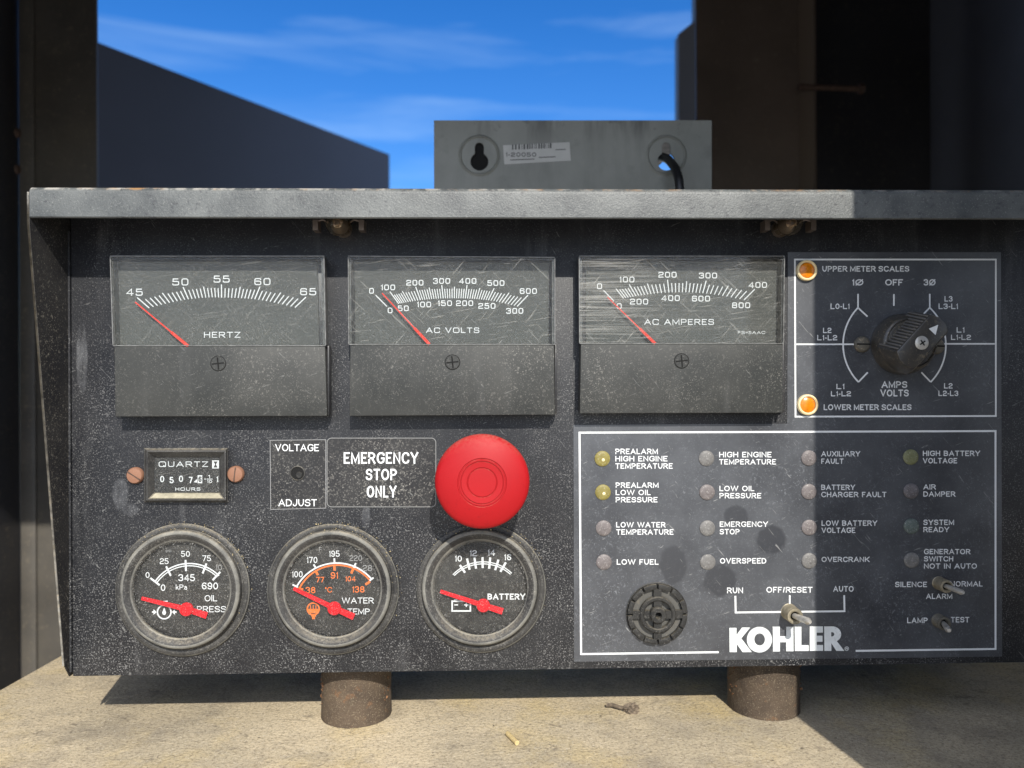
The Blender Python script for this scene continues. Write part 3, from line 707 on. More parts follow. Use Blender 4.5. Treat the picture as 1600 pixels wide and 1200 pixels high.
def ticks(m, majors, n, h, zz, midlong=True, skip=(), wd=1.7, frac=0.72):
    ts = list(range(len(majors)))
    outs = [zz(*a[0]) for a in majors]; ins = [zz(*a[1]) for a in majors]
    for k in range((len(majors) - 1) * n + 1):
        t = k / n
        if any(a < t < b for a, b in skip): continue
        o = lagr(ts, outs, t); i_ = lagr(ts, ins, t)
        if k % n: 
            fr = 0.86 if (midlong and k % n == n // 2 and n % 2 == 0) else frac
            o = (i_[0] + (o[0] - i_[0]) * fr, i_[1] + (o[1] - i_[1]) * fr)
        stroke(m, [o, i_], wd if k % n == 0 else wd * 0.9, h)
def num(m, s, cx, cy, H, zz, sc, h, wsc=1.0, **k):
    x, y = zz(cx, cy); hh = H * sc
    kw = dict(MICRO); kw.update(k)
    nat = sum((max(GL[c][0], kw['wt']) if c != ' ' else kw['sp'] - kw['gap']) + kw['gap'] for c in s) - kw['gap']
    w_ = nat * hh * wsc
    text(m, s, x - w_ / 2, x + w_ / 2, y - hh / 2, y + hh / 2, h, **kw)
def za(x, y): return (150 + x / 4, 380 + y / 4)
def zb(x, y): return (520 + x / 4, 380 + y / 4)
def zc(x, y): return (880 + x / 4, 380 + y / 4)

def draw1(m, h):
    mj = [((258, 340), (333, 405)), ((544, 274), (578, 350)), ((784, 258), (785, 340)), ((1024, 272), (992, 350)), ((1312, 337), (1243, 402))]
    ticks(m, mj, 10, h, za)
    for s, cx, cy in (('45', 240, 306), ('50', 527, 242), ('55', 785, 224), ('60', 1040, 240), ('65', 1326, 303)): num(m, s, cx, cy, 44, za, .25, h, 1.48)
    x0, y0 = za(675, 554); x1, y1 = za(902, 591); text(m, 'HERTZ', x0, x1, y0, y1, h, **MICRO)
def draw2(m, h):
    mj = [((268, 325), (338, 395)), ((357, 303), (412, 378)), ((518, 273), (548, 355)), ((681, 262), (690, 345)), ((839, 262), (828, 345)), ((1008, 282), (972, 356)), ((1220, 325), (1152, 395))]
    ticks(m, mj, 10, h, zb, skip=((0, 1),), wd=1.5)
    for s, cx, cy in (('0', 242, 298), ('100', 345, 276), ('200', 513, 247), ('300', 680, 236), ('400', 843, 236), ('500', 1019, 249), ('600', 1222, 299)): num(m, s, cx, cy, 35, zb, .25, h, 1.28, wt=0.16, gap=0.2)
    for s, cx, cy in (('0', 358, 420), ('50', 440, 407), ('100', 570, 383), ('150', 700, 375), ('200', 824, 375), ('250', 963, 392), ('300', 1137, 423)): num(m, s, cx, cy, 35, zb, .25, h, 1.28, wt=0.16, gap=0.2)
    x0, y0 = zb(583, 527); x1, y1 = zb(915, 561); text(m, 'AC VOLTS', x0, x1, y0, y1, h, **MICRO)
def draw3(m, h):
    mj = [((252, 295), (318, 362)), ((412, 257), (455, 330)), ((652, 228), (661, 308)), ((894, 235), (872, 312)), ((1197, 288), (1130, 355))]
    ticks(m, mj, 10, h, zc, skip=((0, 0.45),), wd=1.6)
    for s, cx, cy in (('0', 227, 269), ('100', 398, 227), ('200', 652, 197), ('300', 905, 202), ('400', 1216, 261)): num(m, s, cx, cy, 36, zc, .25, h, 1.32, wt=0.16, gap=0.2)
    for s, cx, cy in (('0', 350, 393), ('200', 474, 365), ('400', 671, 343), ('600', 861, 346), ('800', 1112, 388)): num(m, s, cx, cy, 36, zc, .25, h, 1.32, wt=0.16, gap=0.2)
    x0, y0 = zc(507, 474); x1, y1 = zc(942, 510); text(m, 'AC AMPERES', x0, x1, y0, y1, h, **MICRO)
    x0, y0 = zc(1092, 549); x1, y1 = zc(1262, 567); text(m, 'FS=5AAC', x0, x1, y0, y1, h, **MICRO)
meter('frequency meter with white scale and red needle at 45', (172, 400), (506, 400), (511, 650), (180, 651), 540, (341, 568), M['window'], draw1, ((211, 472), (294, 541)), M['needle2'])
meter('voltmeter with double white scale and red needle near zero', (544, 400), (867, 402), (867, 648), (546, 650), 538, (707, 566), M['window2'], draw2, ((597, 458), (671, 538)), M['needle2'])
meter('ammeter with brushed window, glare painted at its left, and red needle near zero', (905, 400), (1226, 400), (1223, 645), (906, 646), 536.5, (1065, 564), M['window3'], draw3, ((949, 464), (1024, 537)), M['needle2'])

# ---- overlay film at the right, in one L-shaped sheet
OH = 0.0003; TH_ = OH + 0.00003
m = MB(); m.pxprism([(1231, 394), (1564, 394), (1566, 1026), (897, 1034), (896, 664), (1230, 662)], OH, 0.00002)
OV = m.build('overlay_film', M['overlay'], CP, 'charcoal printed overlay with white borders and alarm legends', smooth=False)
m = MB()
stroke(m, [(1242, 405.5), (1556, 405.5), (1556, 650), (1243, 651)], 2.6, TH_, True)
stroke(m, [z4(95, 665), z4(490, 665)], 2.4, TH_ + LIFT); stroke(m, [z4(1030, 662), z4(1408, 662)], 2.4, TH_ + LIFT)
stroke(m, [(1123, 1019), (908, 1022), (905.5, 676), (1555.5, 673.5), (1555.5, 1014), (1337, 1017)], 3.0, TH_)
m.build('border_line', M['white'], OV, smooth=False)
m = MB()
wl = 2.4
for pts in ([(508, 333), (508, 424)], [(744, 335), (744, 412)], [(980, 333), (980, 424)], [(508, 424), (570, 483)], [(980, 424), (925, 480)], [(512, 912), (572, 850)], [(985, 912), (925, 850)]):
    stroke(m, [z4(*p) for p in pts], wl, TH_)
stroke(m, arc3(z4(508, 424), z4(410, 662), z4(512, 914)), wl, TH_ + 2 * LIFT)
stroke(m, arc3(z4(980, 424), z4(1086, 660), z4(985, 914)), wl, TH_ + 2 * LIFT)
m.build('switch_scale', M['white'], OV, smooth=False)
def legend(lines, name='legend', mat_=None, par=None, h=None, lab=None, **k):
    m = MB()
    for s, x0, x1, yt, yb in lines: text(m, s, x0, x1, yt, yb, h or TH_, **k)
    return m.build(name, mat_ or M['white'], par or OV, lab, smooth=False)
def L4(s, x0, x1, y0, y1): a = z4(x0, y0); b = z4(x1, y1); return (s, a[0], b[0], a[1], b[1])
for ls in ([L4('UPPER METER SCALES', 273, 845, 150, 187)], [L4('LOWER METER SCALES', 282, 860, 1060, 1098)],
           [L4('AMPS', 663, 832, 908, 952), L4('VOLTS', 655, 842, 963, 1008)], [L4('1Ø', 468, 543, 237, 278)], [L4('OFF', 687, 803, 237, 278)], [L4('3Ø', 940, 1018, 237, 278)],
           [L4('L0-L1', 327, 452, 397, 433)], [L4('L3', 1077, 1130, 348, 384), L4('L3-L1', 1038, 1165, 397, 433)], [L4('L2', 278, 333, 556, 591), L4('L1-L2', 240, 371, 604, 639)],
           [L4('L1', 1157, 1208, 553, 588), L4('L1-L2', 1120, 1251, 602, 636)], [L4('L1', 366, 418, 925, 960), L4('L1-L2', 330, 462, 973, 1007)], [L4('L2', 1074, 1130, 921, 956), L4('L2-L3', 1037, 1168, 970, 1005)]):
    legend(ls)
rows = [
 [('PREALARM', 961.5, 1028, 701, 709.6), ('HIGH ENGINE', 961.5, 1043, 712.4, 721), ('TEMPERATURE', 961.5, 1051, 723.8, 732.4)],
 [('PREALARM', 962, 1029, 753.8, 762.2), ('LOW OIL', 962, 1016.7, 765.3, 773.6), ('PRESSURE', 962, 1027.4, 776.6, 785)],
 [('LOW WATER', 962.8, 1039.8, 815.7, 824.2), ('TEMPERATURE', 962.8, 1052.3, 827, 835.5)],
 [('LOW FUEL', 963.7, 1029, 873.8, 882.3)],
 [('HIGH ENGINE', 1123.7, 1205.6, 706, 714.6), ('TEMPERATURE', 1123.7, 1212.5, 717.4, 725.8)],
 [('LOW OIL', 1124.2, 1178.6, 759, 767.4), ('PRESSURE', 1124.2, 1189.4, 770.3, 778.7)],
 [('EMERGENCY', 1124.6, 1200, 814.8, 823.2), ('STOP', 1124.6, 1155.6, 826.5, 835)],
 [('OVERSPEED', 1125, 1197.3, 872, 880.6)],
 [('AUXILIARY', 1283.2, 1344, 705, 713.2), ('FAULT', 1283.2, 1318, 716.5, 724.7)],
 [('BATTERY', 1283.2, 1336, 757.3, 765.5), ('CHARGER FAULT', 1283.2, 1385, 768.5, 776.8)],
 [('LOW BATTERY', 1283.7, 1370.6, 813.2, 821.5), ('VOLTAGE', 1283.7, 1336.4, 824.4, 832.7)],
 [('OVERCRANK', 1283.7, 1358.5, 870, 878)],
 [('HIGH BATTERY', 1442, 1531.4, 704.2, 712.5), ('VOLTAGE', 1442, 1495.5, 715.6, 724)],
 [('AIR', 1442.8, 1462.2, 756.7, 764.8), ('DAMPER', 1442.8, 1492.7, 767.8, 776)],
 [('SYSTEM', 1442.8, 1490.8, 812, 820.3), ('READY', 1442.8, 1483, 823.4, 831.5)],
 [('GENERATOR', 1443.7, 1516.2, 857.8, 866), ('SWITCH', 1443.7, 1489.4, 869.2, 877.2), ('NOT IN AUTO', 1443.7, 1526.4, 880.4, 888.5)],
 [('RUN', 1136, 1161, 918, 927)], [('OFF/RESET', 1197.5, 1269.5, 917, 926)], [('AUTO', 1302, 1333.8, 915.7, 924.5)],
 [('SILENCE', 1398.6, 1448.5, 909, 917.3)], [('NORMAL', 1484.8, 1535.4, 908, 916.4)], [('ALARM', 1447, 1488, 927.6, 935.8)],
 [('LAMP', 1417.5, 1449.5, 965, 973.7)], [('TEST', 1485.7, 1514.5, 964, 972.5)]]
for ls in rows: legend(ls, sp=0.5, wt=0.165, gap=0.15)
m = MB(); stroke(m, [(1149, 931), (1149.5, 957), (1319.5, 955), (1319, 930)], 2.8, TH_); stroke(m, [(1234, 930), (1234, 955)], 2.6, TH_ + LIFT)
m.build('mode_bracket', M['white'], OV, smooth=False)
def zk(x, y): return (1110 + x * .15, 960 + y * .15)
m = MB()
for lp in ([(198, 140), (272, 140), (272, 214), (330, 136), (415, 136), (322, 250), (432, 393), (335, 393), (275, 308), (275, 393), (200, 393)],
           [(645, 128), (723, 128), (723, 226), (790, 226), (790, 128), (864, 128), (866, 384), (790, 384), (790, 290), (725, 290), (725, 387), (652, 387), (650, 140)],
           [(878, 128), (948, 128), (948, 320), (1024, 320), (1024, 381), (880, 381)],
           [(1035, 125), (1172, 125), (1172, 190), (1108, 190), (1108, 222), (1168, 222), (1168, 285), (1108, 285), (1108, 318), (1174, 318), (1174, 380), (1035, 380)]):
    m.sheet([[zk(*p) for p in lp]], TH_)
m.sheet([[zk(*p) for p in circ(511, 263, 131, 48, 134)], [zk(*p) for p in reversed(circ(513, 261, 55, 40, 63))]], TH_)
bowl = [(1270 + 92 * math.cos(a), 208 + 83 * math.sin(a)) for a in [R(-90 + 180 * i / 16) for i in range(17)]]
cnt = [(1258, 185)] + [(1270 + 20 * math.cos(a), 207 + 22 * math.sin(a)) for a in [R(-90 + 180 * i / 8) for i in range(9)]] + [(1258, 229)]
Rout = [(1185, 125)] + bowl[:13] + [(1316, 278), (1395, 380), (1312, 380), (1260, 300), (1260, 380), (1187, 380)]
m.sheet([[zk(*p) for p in Rout], [zk(*p) for p in reversed(cnt)]], TH_)
stroke(m, circ(*zk(1420, 357), 3.0, 20), 0.7, TH_, True); text(m, 'R', zk(1408, 0)[0], zk(1432, 0)[0], zk(0, 346)[1], zk(0, 369)[1], TH_, wt=0.2)
m.build('logo', M['logo'], OV, 'worn white maker name along the lower border', smooth=False)

# ---- amber lamps
for (px, py, lab) in ((1260.5, 422.5, 'amber lamp beside the upper meter scales legend'), (1262, 632.5, 'amber lamp beside the lower meter scales legend')):
    c = B(px, py, 0.0012); m = MB()
    rr = 16.4 * K
    m.lathe([(rr, -0.0012), (rr, 0.0002), (rr * .97, 0.0007), (rr * .86, 0.0010), (rr * .76, 0.0006), (rr * .74, -0.0004)], c, 48)
    o = m.build('amber_lamp', M['cream'], CP, lab)
    m = MB(); m.lathe([(rr * .74, -0.0005), (rr * .71, 0.0003), (rr * .5, 0.0007), (0, 0.0009)], c, 40); m.build('lens', M['amber'], o)

# ---- sixteen alarm lamps: one mesh per colour, set in a loop
lens = {'yellow': lens_mat('yellow_lens', (0.215, 0.18, 0.05, 1)), 'pink': lens_mat('pale_pink_lens', (0.150, 0.132, 0.130, 1)), 'olive': lens_mat('olive_lens', (0.16, 0.165, 0.085, 1)),
        'teal': lens_mat('grey_green_lens', (0.095, 0.118, 0.110, 1)), 'dim': lens_mat('dim_grey_lens', (0.115, 0.105, 0.11, 1)), 'grey': lens_mat('pale_grey_lens', (0.150, 0.145, 0.140, 1))}
rr = 12.2 * K
def lamp_proto(colour):
    m = MB(); m.lathe([(rr, 0.0), (rr, 0.0004), (rr * .93, 0.0006), (rr * .6, 0.0008), (0, 0.0009)], (0, 0, 0), 32)
    o = m.build('alarm_lamp', lens[colour], None)
    m = MB(); m.lathe([(0, 0.00105), (rr * .14, 0.0010), (rr * .2, 0.0009), (rr * .2, 0.0006)], (rr * .1, 0, -rr * .15), 12)
    q = m.build('lamp_tip', M['cream'] if colour == 'yellow' else lens[colour], o)
    o['_k'] = colour; return o
protos = {}
lam = [(941, 716.5, 'yellow', 'prealarm high engine temperature'), (942, 769, 'yellow', 'prealarm low oil pressure'), (943, 825, 'pink', 'low water temperature'), (943.5, 878, 'pink', 'low fuel'),
       (1103.5, 716, 'grey', 'high engine temperature'), (1104.5, 769, 'pink', 'low oil pressure'), (1105, 825, 'grey', 'emergency stop'), (1105.5, 878, 'grey', 'overspeed'),
       (1263.5, 715.5, 'pink', 'auxiliary fault'), (1263.5, 768, 'pink', 'battery charger fault'), (1264, 824, 'pink', 'low battery voltage'), (1264, 876, 'grey', 'overcrank'),
       (1422.5, 714, 'olive', 'high battery voltage'), (1423, 767, 'dim', 'air damper'), (1423.5, 822, 'teal', 'system ready'), (1424, 875, 'grey', 'generator switch not in auto')]
cname = {'yellow': 'yellow', 'pink': 'pinkish', 'grey': 'pale grey', 'olive': 'dull olive', 'dim': 'dim grey', 'teal': 'grey green'}
for px, py, colr, what in lam:
    if colr not in protos: protos[colr] = o = lamp_proto(colr)
    else:
        src = protos[colr]; o = src.copy(); C.objects.link(o)
        for ch in src.children:
            cc = ch.copy(); C.objects.link(cc); cc.parent = o
    o.parent = CP; o.location = B(px, py, OH) - Vector(base) + Vector((0, -0.00001, 0))
    o['label'] = cname[colr] + ' unlit lamp beside the words ' + what; o['group'] = 'alarm lamps on the overlay'

# ---- selector knob
kc = B(1406, 538, OH)
m = MB()
for px, py in ((1347, 538), (1463, 541)):
    c = B(px, py, 0.0008); q = MB()
    q.lathe([(0.0034, -0.0008), (0.0034, 0.0004), (0.0028, 0.0012), (0.0012, 0.0016), (0, 0.0016)], c, 28)
    so_ = q.build('mounting_screw', M['screw'], CP, 'slotted grimy screw beside the selector knob')
    q = MB(); d = Vector((1, 0, -0.02)).normalized(); p = Vector((-d.z, 0, d.x)); cc = c + Vector((0, -0.00165, 0))
    q.prism([cc - d * .0028 - p * .0003, cc + d * .0028 - p * .0003, cc + d * .0028 + p * .0003, cc - d * .0028 + p * .0003], (0, 0.0004, 0)); q.build('slot', M['void'], so_)
m.lathe([(0.0126, 0.0), (0.0129, 0.0015), (0.0127, 0.0045), (0.0118, 0.0075), (0.0108, 0.0088), (0.0092, 0.0092), (0.0, 0.0094)], kc, 72)
m.lathe([(0.0098, 0.0091), (0.0102, 0.0097), (0.0106, 0.0091)], kc, 64)
KN = m.build('selector_knob', M['knob'], CP, 'black selector knob with ribbed pointer bar turned up right', ang=50)
u = Vector((0.68, 0, 0.73)).normalized(); v = Vector((-u.z, 0, u.x))      # along the pointer, and its upper-left side
def kp(a, b, h): return kc + u * a + v * b + Vector((0, -h, 0))
m = MB()
low = [(-.0122, -.0045), (-.0102, -.0088), (.0106, -.0088), (.0124, -.0045), (.0124, .0045), (.0106, .0088), (-.0102, .0088), (-.0122, .0045)]
top = [(-.0116, -.0016), (-.0100, -.0050), (.0106, -.0050), (.0122, -.0018), (.0122, .0018), (.0106, .0050), (-.0100, .0050), (-.0116, .0016)]
a = m.add([kp(x, y, .0060) for x, y in low]); b = m.add([kp(x, y, .0172) for x, y in top])
for i in range(8): j = (i + 1) % 8; m.face((a[i], a[j], b[j], b[i]))
m.face(b); m.face(a[::-1])
m.build('pointer_bar', M['knob'], KN, bevel=0.0004)
m = MB()
for s_ in (1, -1):
    for i in range(13):
        x = -.0088 + i * .00150
        P = [kp(x, s_ * .0091, .0066), kp(x + .0008, s_ * .0091, .0066), kp(x + .0008, s_ * .0054, .0166), kp(x, s_ * .0054, .0166)]
        m.prism(P, v * (s_ * -.0009))
m.build('grip_rib', mat('highlight_grey_ribs', (0.10, 0.10, 0.10, 1), 0.5, dust=0.5, dcol=TAN, dscale=1500, veil=0.2), KN, bevel=0.0002)  # lighter grey than the bar, painting in the highlights of the ribs
m = MB(); m.prism([kp(.0034, -.0004, .01726), kp(.0062, .0012 - .0034, .01726), kp(.0080, .0018, .01726)] if False else [kp(.0058, -.0020, .01728), kp(.0096, .0000, .01728), kp(.0058, .0018, .01728)], (0, 0.0001, 0)); m.build('pointer_mark', M['white'], KN, smooth=False)
m = MB(); cs = kp(-.0004, 0, .0168); m.lathe([(0.0028, 0), (0.0028, 0.0006), (0.0020, 0.0010), (0, 0.0011)], cs, 28); q = m.build('screw', M['steel'], KN)
m = MB()
for an in (0.6, 0.6 + math.pi / 2):
    d = Vector((math.cos(an), 0, math.sin(an))); p = Vector((-d.z, 0, d.x)); cc = cs + Vector((0, -0.00114 - (0.00002 if an > 1 else 0), 0))
    m.prism([cc - d * .0013 - p * .00025, cc + d * .0013 - p * .00025, cc + d * .0013 + p * .00025, cc - d * .0013 + p * .00025], (0, 0.0003, 0))
m.build('cross_slot', M['void'], q, smooth=False)

# ---- alarm buzzer
bc = B(1026, 958, OH)
m = MB(); R1, R2 = 47.5 * K, 39 * K
m.lathe([(R1 + .0003, 0.0), (R1 + .0003, 0.0004), (R1, 0.0005), (R1 * .985, 0.0004), (R2, 0.0003), (R2, 0.0001)], bc, 72)
BZR = m.build('buzzer', M['buzz'], CP, 'round black slotted alarm buzzer below the low fuel lamp')
m = MB()
for i in range(12):
    a0 = R(90 + i * 30 + 2.2); a1 = R(90 + (i + 1) * 30 - 2.2); n = 6
    pts = [(R1 * .985, a0 + (a1 - a0) * k / n) for k in range(n + 1)] + [(R2 * 1.01, a1 - (a1 - a0) * k / n) for k in range(n + 1)]
    m.prism([bc + Vector((r_ * math.cos(a), -0.0022, r_ * math.sin(a))) for r_, a in pts], (0, 0.0018, 0))
m.build('slotted_ring', M['buzz'], BZR, bevel=0.0003)
m = MB(); m.lathe([(R2 * .99, 0.0002), (R2 * .8, 0.00012), (R2 * .5, 0.0001), (0, 0.0001)], bc, 60); m.build('diaphragm', M['buzzfloor'], BZR)
m = MB()
ro, ri = 28.4 * K, 21.5 * K
m.lathe([(ri, 0.0008), (ri, 0.0026), (ri * 1.08, 0.0030), (ro * .94, 0.0030), (ro, 0.0026), (ro, 0.0008)], bc, 60)
hb = 12.8 * K; m.lathe([(hb, 0.0006), (hb, 0.0034), (hb * .85, 0.0039), (hb * .42, 0.0039), (hb * .36, 0.0034), (hb * .34, 0.0012)], bc, 40)
for k in range(4):
    a = math.pi / 2 * k; d = Vector((math.cos(a), 0, math.sin(a))); p = Vector((-d.z, 0, d.x)); sw = 6.2 * K
    for r0, r1, hh in ((hb * .95, ri * 1.02, .0024), (ro * .99, R2 * 1.0, .0021)):
        m.prism([bc + d * r0 - p * sw + Vector((0, -hh, 0)), bc + d * r1 - p * sw + Vector((0, -hh, 0)), bc + d * r1 + p * sw + Vector((0, -hh, 0)), bc + d * r0 + p * sw + Vector((0, -hh, 0))], (0, hh - 0.0004, 0))
m.build('grille', M['buzz'], BZR, ang=40)
m = MB(); m.lathe([(hb * .34, 0.0013), (0, 0.0013)], bc, 24); m.build('sound_hole', M['void'], BZR)

# ---- toggle switches
def toggle(px, py, hgt, tip, ht, lab, mb_, scale=1.0):
    c = B(px, py, OH); m = MB(); r0 = 0.0034 * scale
    pr = [(r0 * 1.05, 0.0)]
    nthread = 6
    for i in range(nthread):
        h0 = hgt * i / nthread; h1 = hgt * (i + .5) / nthread
        pr += [(r0, h0 + 0.0001), (r0 * .93, h1)]
    pr += [(r0, hgt), (r0 * .95, hgt + .0004), (r0 * .7, hgt + .0005), (r0 * .55, hgt + .0001), (r0 * .5, hgt - .001)]
    m.lathe(pr, c, 36)
    o = m.build('toggle_switch', mb_, CP, lab, ang=50)
    m = MB(); t = B(tip[0], tip[1], ht); b0 = c + Vector((0, -hgt + .0006, 0)); d = (t - b0)
    n = 8; m.tube([b0 + d * (i / n) for i in range(n + 1)], lambda k: (0.00115 + 0.00035 * (k / n)) * scale if k < n else 0.0007, 16)
    m.build('lever', M['steel'], o, ang=50)
    m = MB(); m.lathe([(r0 * .56, hgt - .0012), (0, hgt - .0012)], c, 24); m.build('bushing_well', M['void'], o)
toggle(1233, 956, 0.0062, (1266, 972), 0.0165, 'brass toggle switch at off reset, half in sunlight', M['brass'])
toggle(1467, 911, 0.0055, (1505, 926), 0.0165, 'toggle switch between silence and normal', M['brass'], 0.82)
toggle(1466, 969.5, 0.0042, (1483, 985.5), 0.0130, 'toggle switch between lamp and test', M['screw'], 0.85)

# ---- voltage adjust plate and emergency label
m = MB(); m.pxprism([(422, 688), (509, 687), (509, 794), (423, 796)], 0.00022, 0.00002)
VA = m.build('adjust_plate', M['film'], CP, 'thin black plate with a hole between voltage and adjust', smooth=False)
m = MB(); stroke(m, [(422, 688), (509, 687), (509, 794), (423, 796)], 0.9, 0.00024, True); m.build('plate_edge', M['grey_ink'], VA, smooth=False)
legend([('VOLTAGE', 430, 498.3, 694, 705), ('ADJUST', 435, 495, 780, 791)], par=VA, h=0.00025, wt=0.135)
m = MB(); c = B(465, 739.5, 0.00025); m.lathe([(10.2 * K, 0.0), (10.2 * K, 0.00006), (0, 0.00006)], c, 32); m.build('adjust_hole', M['void'], VA)
m = MB(); m.lathe([(10.0 * K, 0.00005), (10.4 * K, 0.0004), (11.4 * K, 0.0003), (11.8 * K, 0.0)], c, 32); m.build('hole_rim', M['rubber'], VA)
m = MB(); m.lathe([(5.0 * K, 0.00008), (4.6 * K, 0.0003), (0, 0.0003)], c + Vector((0.0006, 0, -0.0007)), 16); m.build('adjuster_shaft', M['buzz'], VA)
m = MB(); m.pxprism(rrect(511, 684.5, 681, 792, 7), 0.00026, 0.00004)
EL_ = m.build('stop_label', M['film'], CP, 'clear label reading emergency stop only beside the red button', smooth=False)
m = MB(); stroke(m, rrect(511, 684.5, 681, 792, 7), 1.1, 0.00028, True); m.build('label_edge', mat('label_edge_glint', (0.22, 0.22, 0.215, 1), 0.3), EL_, smooth=False)
legend([('EMERGENCY', 537, 653.5, 706.5, 724.5), ('STOP', 571.5, 620, 732.5, 750.3), ('ONLY', 573, 619.5, 759, 777.3)], par=EL_, h=0.00029, wt=0.15, gap=0.14)

# ---- emergency stop button
c0 = B(753.5, 752, 0.023); c = Vector((c0.x, 0, c0.z)); rr = 74 / F * (0.325 - 0.023)
m = MB(); m.lathe([(0.0125, 0.0003), (0.0125, 0.004), (0.0115, 0.005), (0.0090, 0.005), (0.0088, 0.014)], c, 48)
SB = m.build('stop_button', M['rubber'], CP, 'large red mushroom stop button')
m = MB()
m.lathe([(0.0080, 0.0125), (0.0145, 0.0145), (rr * .96, 0.0190), (rr * .995, 0.0212), (rr, 0.0228), (rr * .993, 0.0238), (rr * .965, 0.0247), (rr * .90, 0.0255), (rr * .75, 0.0265), (rr * .62, 0.0272), (rr * .515, 0.0276),
         (rr * .505, 0.0272), (rr * .490, 0.0272), (rr * .480, 0.0276), (rr * .455, 0.0276), (rr * .448, 0.0272), (rr * .438, 0.0272), (rr * .430, 0.0276), (rr * .32, 0.0275), (rr * .310, 0.0271), (rr * .300, 0.0271), (rr * .290, 0.0275), (rr * .15, 0.0276), (0, 0.0276)], c, 128)
m.build('mushroom_head', M['red'], SB, ang=28)

# ---- hour meter
def frame(m, loops):                                   # loops: list of (pixel quad, h)
    ids = [m.add([B(x, y, h) for x, y in q]) for q, h in loops]
    for a, b in zip(ids, ids[1:]):
        for i in range(4): j = (i + 1) % 4; m.face((a[i], a[j], b[j], b[i]))
rq = lambda x0, y0, x1, y1: [(x0, y0), (x1, y0), (x1, y1), (x0, y1)]
m = MB()
frame(m, [(rq(225, 700, 356, 785), 0.0), (rq(225, 700, 356, 785), 0.0008), (rq(227, 702, 354, 783), 0.0012), (rq(228.5, 703.5, 353, 782), 0.0034), (rq(231, 706, 350.5, 779.5), 0.0036), (rq(241, 715, 343.5, 769.5), 0.0008)])
HMt = m.build('hour_meter', M['rubber'], CP, 'small rectangular quartz hour meter reading 05076', ang=20)
m = MB(); m.pxprism(rq(233, 770.5, 348, 778.8), 0.0037, 0.0020) if False else None
m = MB(); ids = m.add([B(234, 778.6, .00372), B(348, 778.6, .00372), B(341.5, 770.6, .0012), (B(243, 770.6, .0012))]); m.face(ids)
m.build('dusty_ledge', mat('tan_dust_coat', (0.32, 0.29, 0.21, 1), 0.9, vary=0.3, vscale=300, dust=0.5, dcol=(0.45, 0.36, 0.2, 1)), HMt)
m = MB(); m.pxprism(rq(240, 714, 345, 771), 0.0008, 0.0003); m.build('counter_face', mat('hour_meter_black_face', (0.010, 0.010, 0.010, 1), 0.5, dust=0.4, dscale=1700), HMt)
hh = 0.00085
m = MB()
text(m, 'QUARTZ', 248, 325, 721, 729.5, hh, wt=0.14, f=0.6, gap=0.25)
text(m, 'HOURS', 274, 313, 761.7, 766.7, hh, wt=0.17, f=0.6, gap=0.25)
for s_, x0, x1, y0, y1 in (('0', 250.2, 256.6, 743.5, 753.3), ('5', 265, 271.4, 745.2, 755), ('0', 279.6, 286, 743.2, 753), ('7', 295, 301, 745, 755)): text(m, s_, x0, x1, y0, y1, hh, wt=0.17, f=0.9)
text(m, '1', 338, 341, 744.5, 753, hh, wt=0.22)
text(m, '1', 325, 328, 742, 747, hh, wt=0.2); text(m, '10', 323.5, 331.5, 750, 754.5, hh, wt=0.2); stroke(m, [(323, 748.5), (332, 748.5)], 1.0, hh); stroke(m, [(319, 748.5), (322, 748.5)], 1.0, hh)
m.sheet([rq(308.8, 742.5, 316, 755)], hh); m.sheet([[(302.5, 753.5), (308, 748.5), (308, 754)]], hh)
m.sheet([rq(331.5, 719.3, 342, 732)], hh)
m.build('counter_print', M['white'], HMt, smooth=False)
m = MB(); text(m, '6', 309.9, 315, 744.3, 753.2, hh + .00002, wt=0.2)
m.sheet([[(333.5, 721), (340, 721), (337.4, 725.6), (340, 730.5), (333.5, 730.5), (336.2, 725.6)]], hh + .00002)
m.build('black_print', M['black_ink'], HMt, smooth=False)
m = MB(); m.pxprism(rq(241.5, 715.5, 343, 769), 0.0018, 0.0015); m.build('window', M['gglass'] if False else M['window'], HMt, smooth=False)
for px, py, an in ((211, 743, 2.55), (368, 741, 1.45)):
    c = B(px, py, 0.0010); m = MB(); m.lathe([(0.00345, -0.0010), (0.00345, 0.0002), (0.0030, 0.0009), (0.0016, 0.0012), (0, 0.0013)], c, 32)
    o = m.build('copper_screw', M['copper'], CP, 'copper coloured screw ' + ('left' if px < 300 else 'right') + ' of the hour meter')
    d = Vector((math.cos(an), 0, math.sin(an))); p = Vector((-d.z, 0, d.x)); cc = c + Vector((0, -0.00135, 0)); m = MB()
    m.prism([cc - d * .0029 - p * .00022, cc + d * .0029 - p * .00022, cc + d * .0029 + p * .00022, cc - d * .0029 + p * .00022], (0, 0.0005, 0)); m.build('slot', M['bolt'], o)

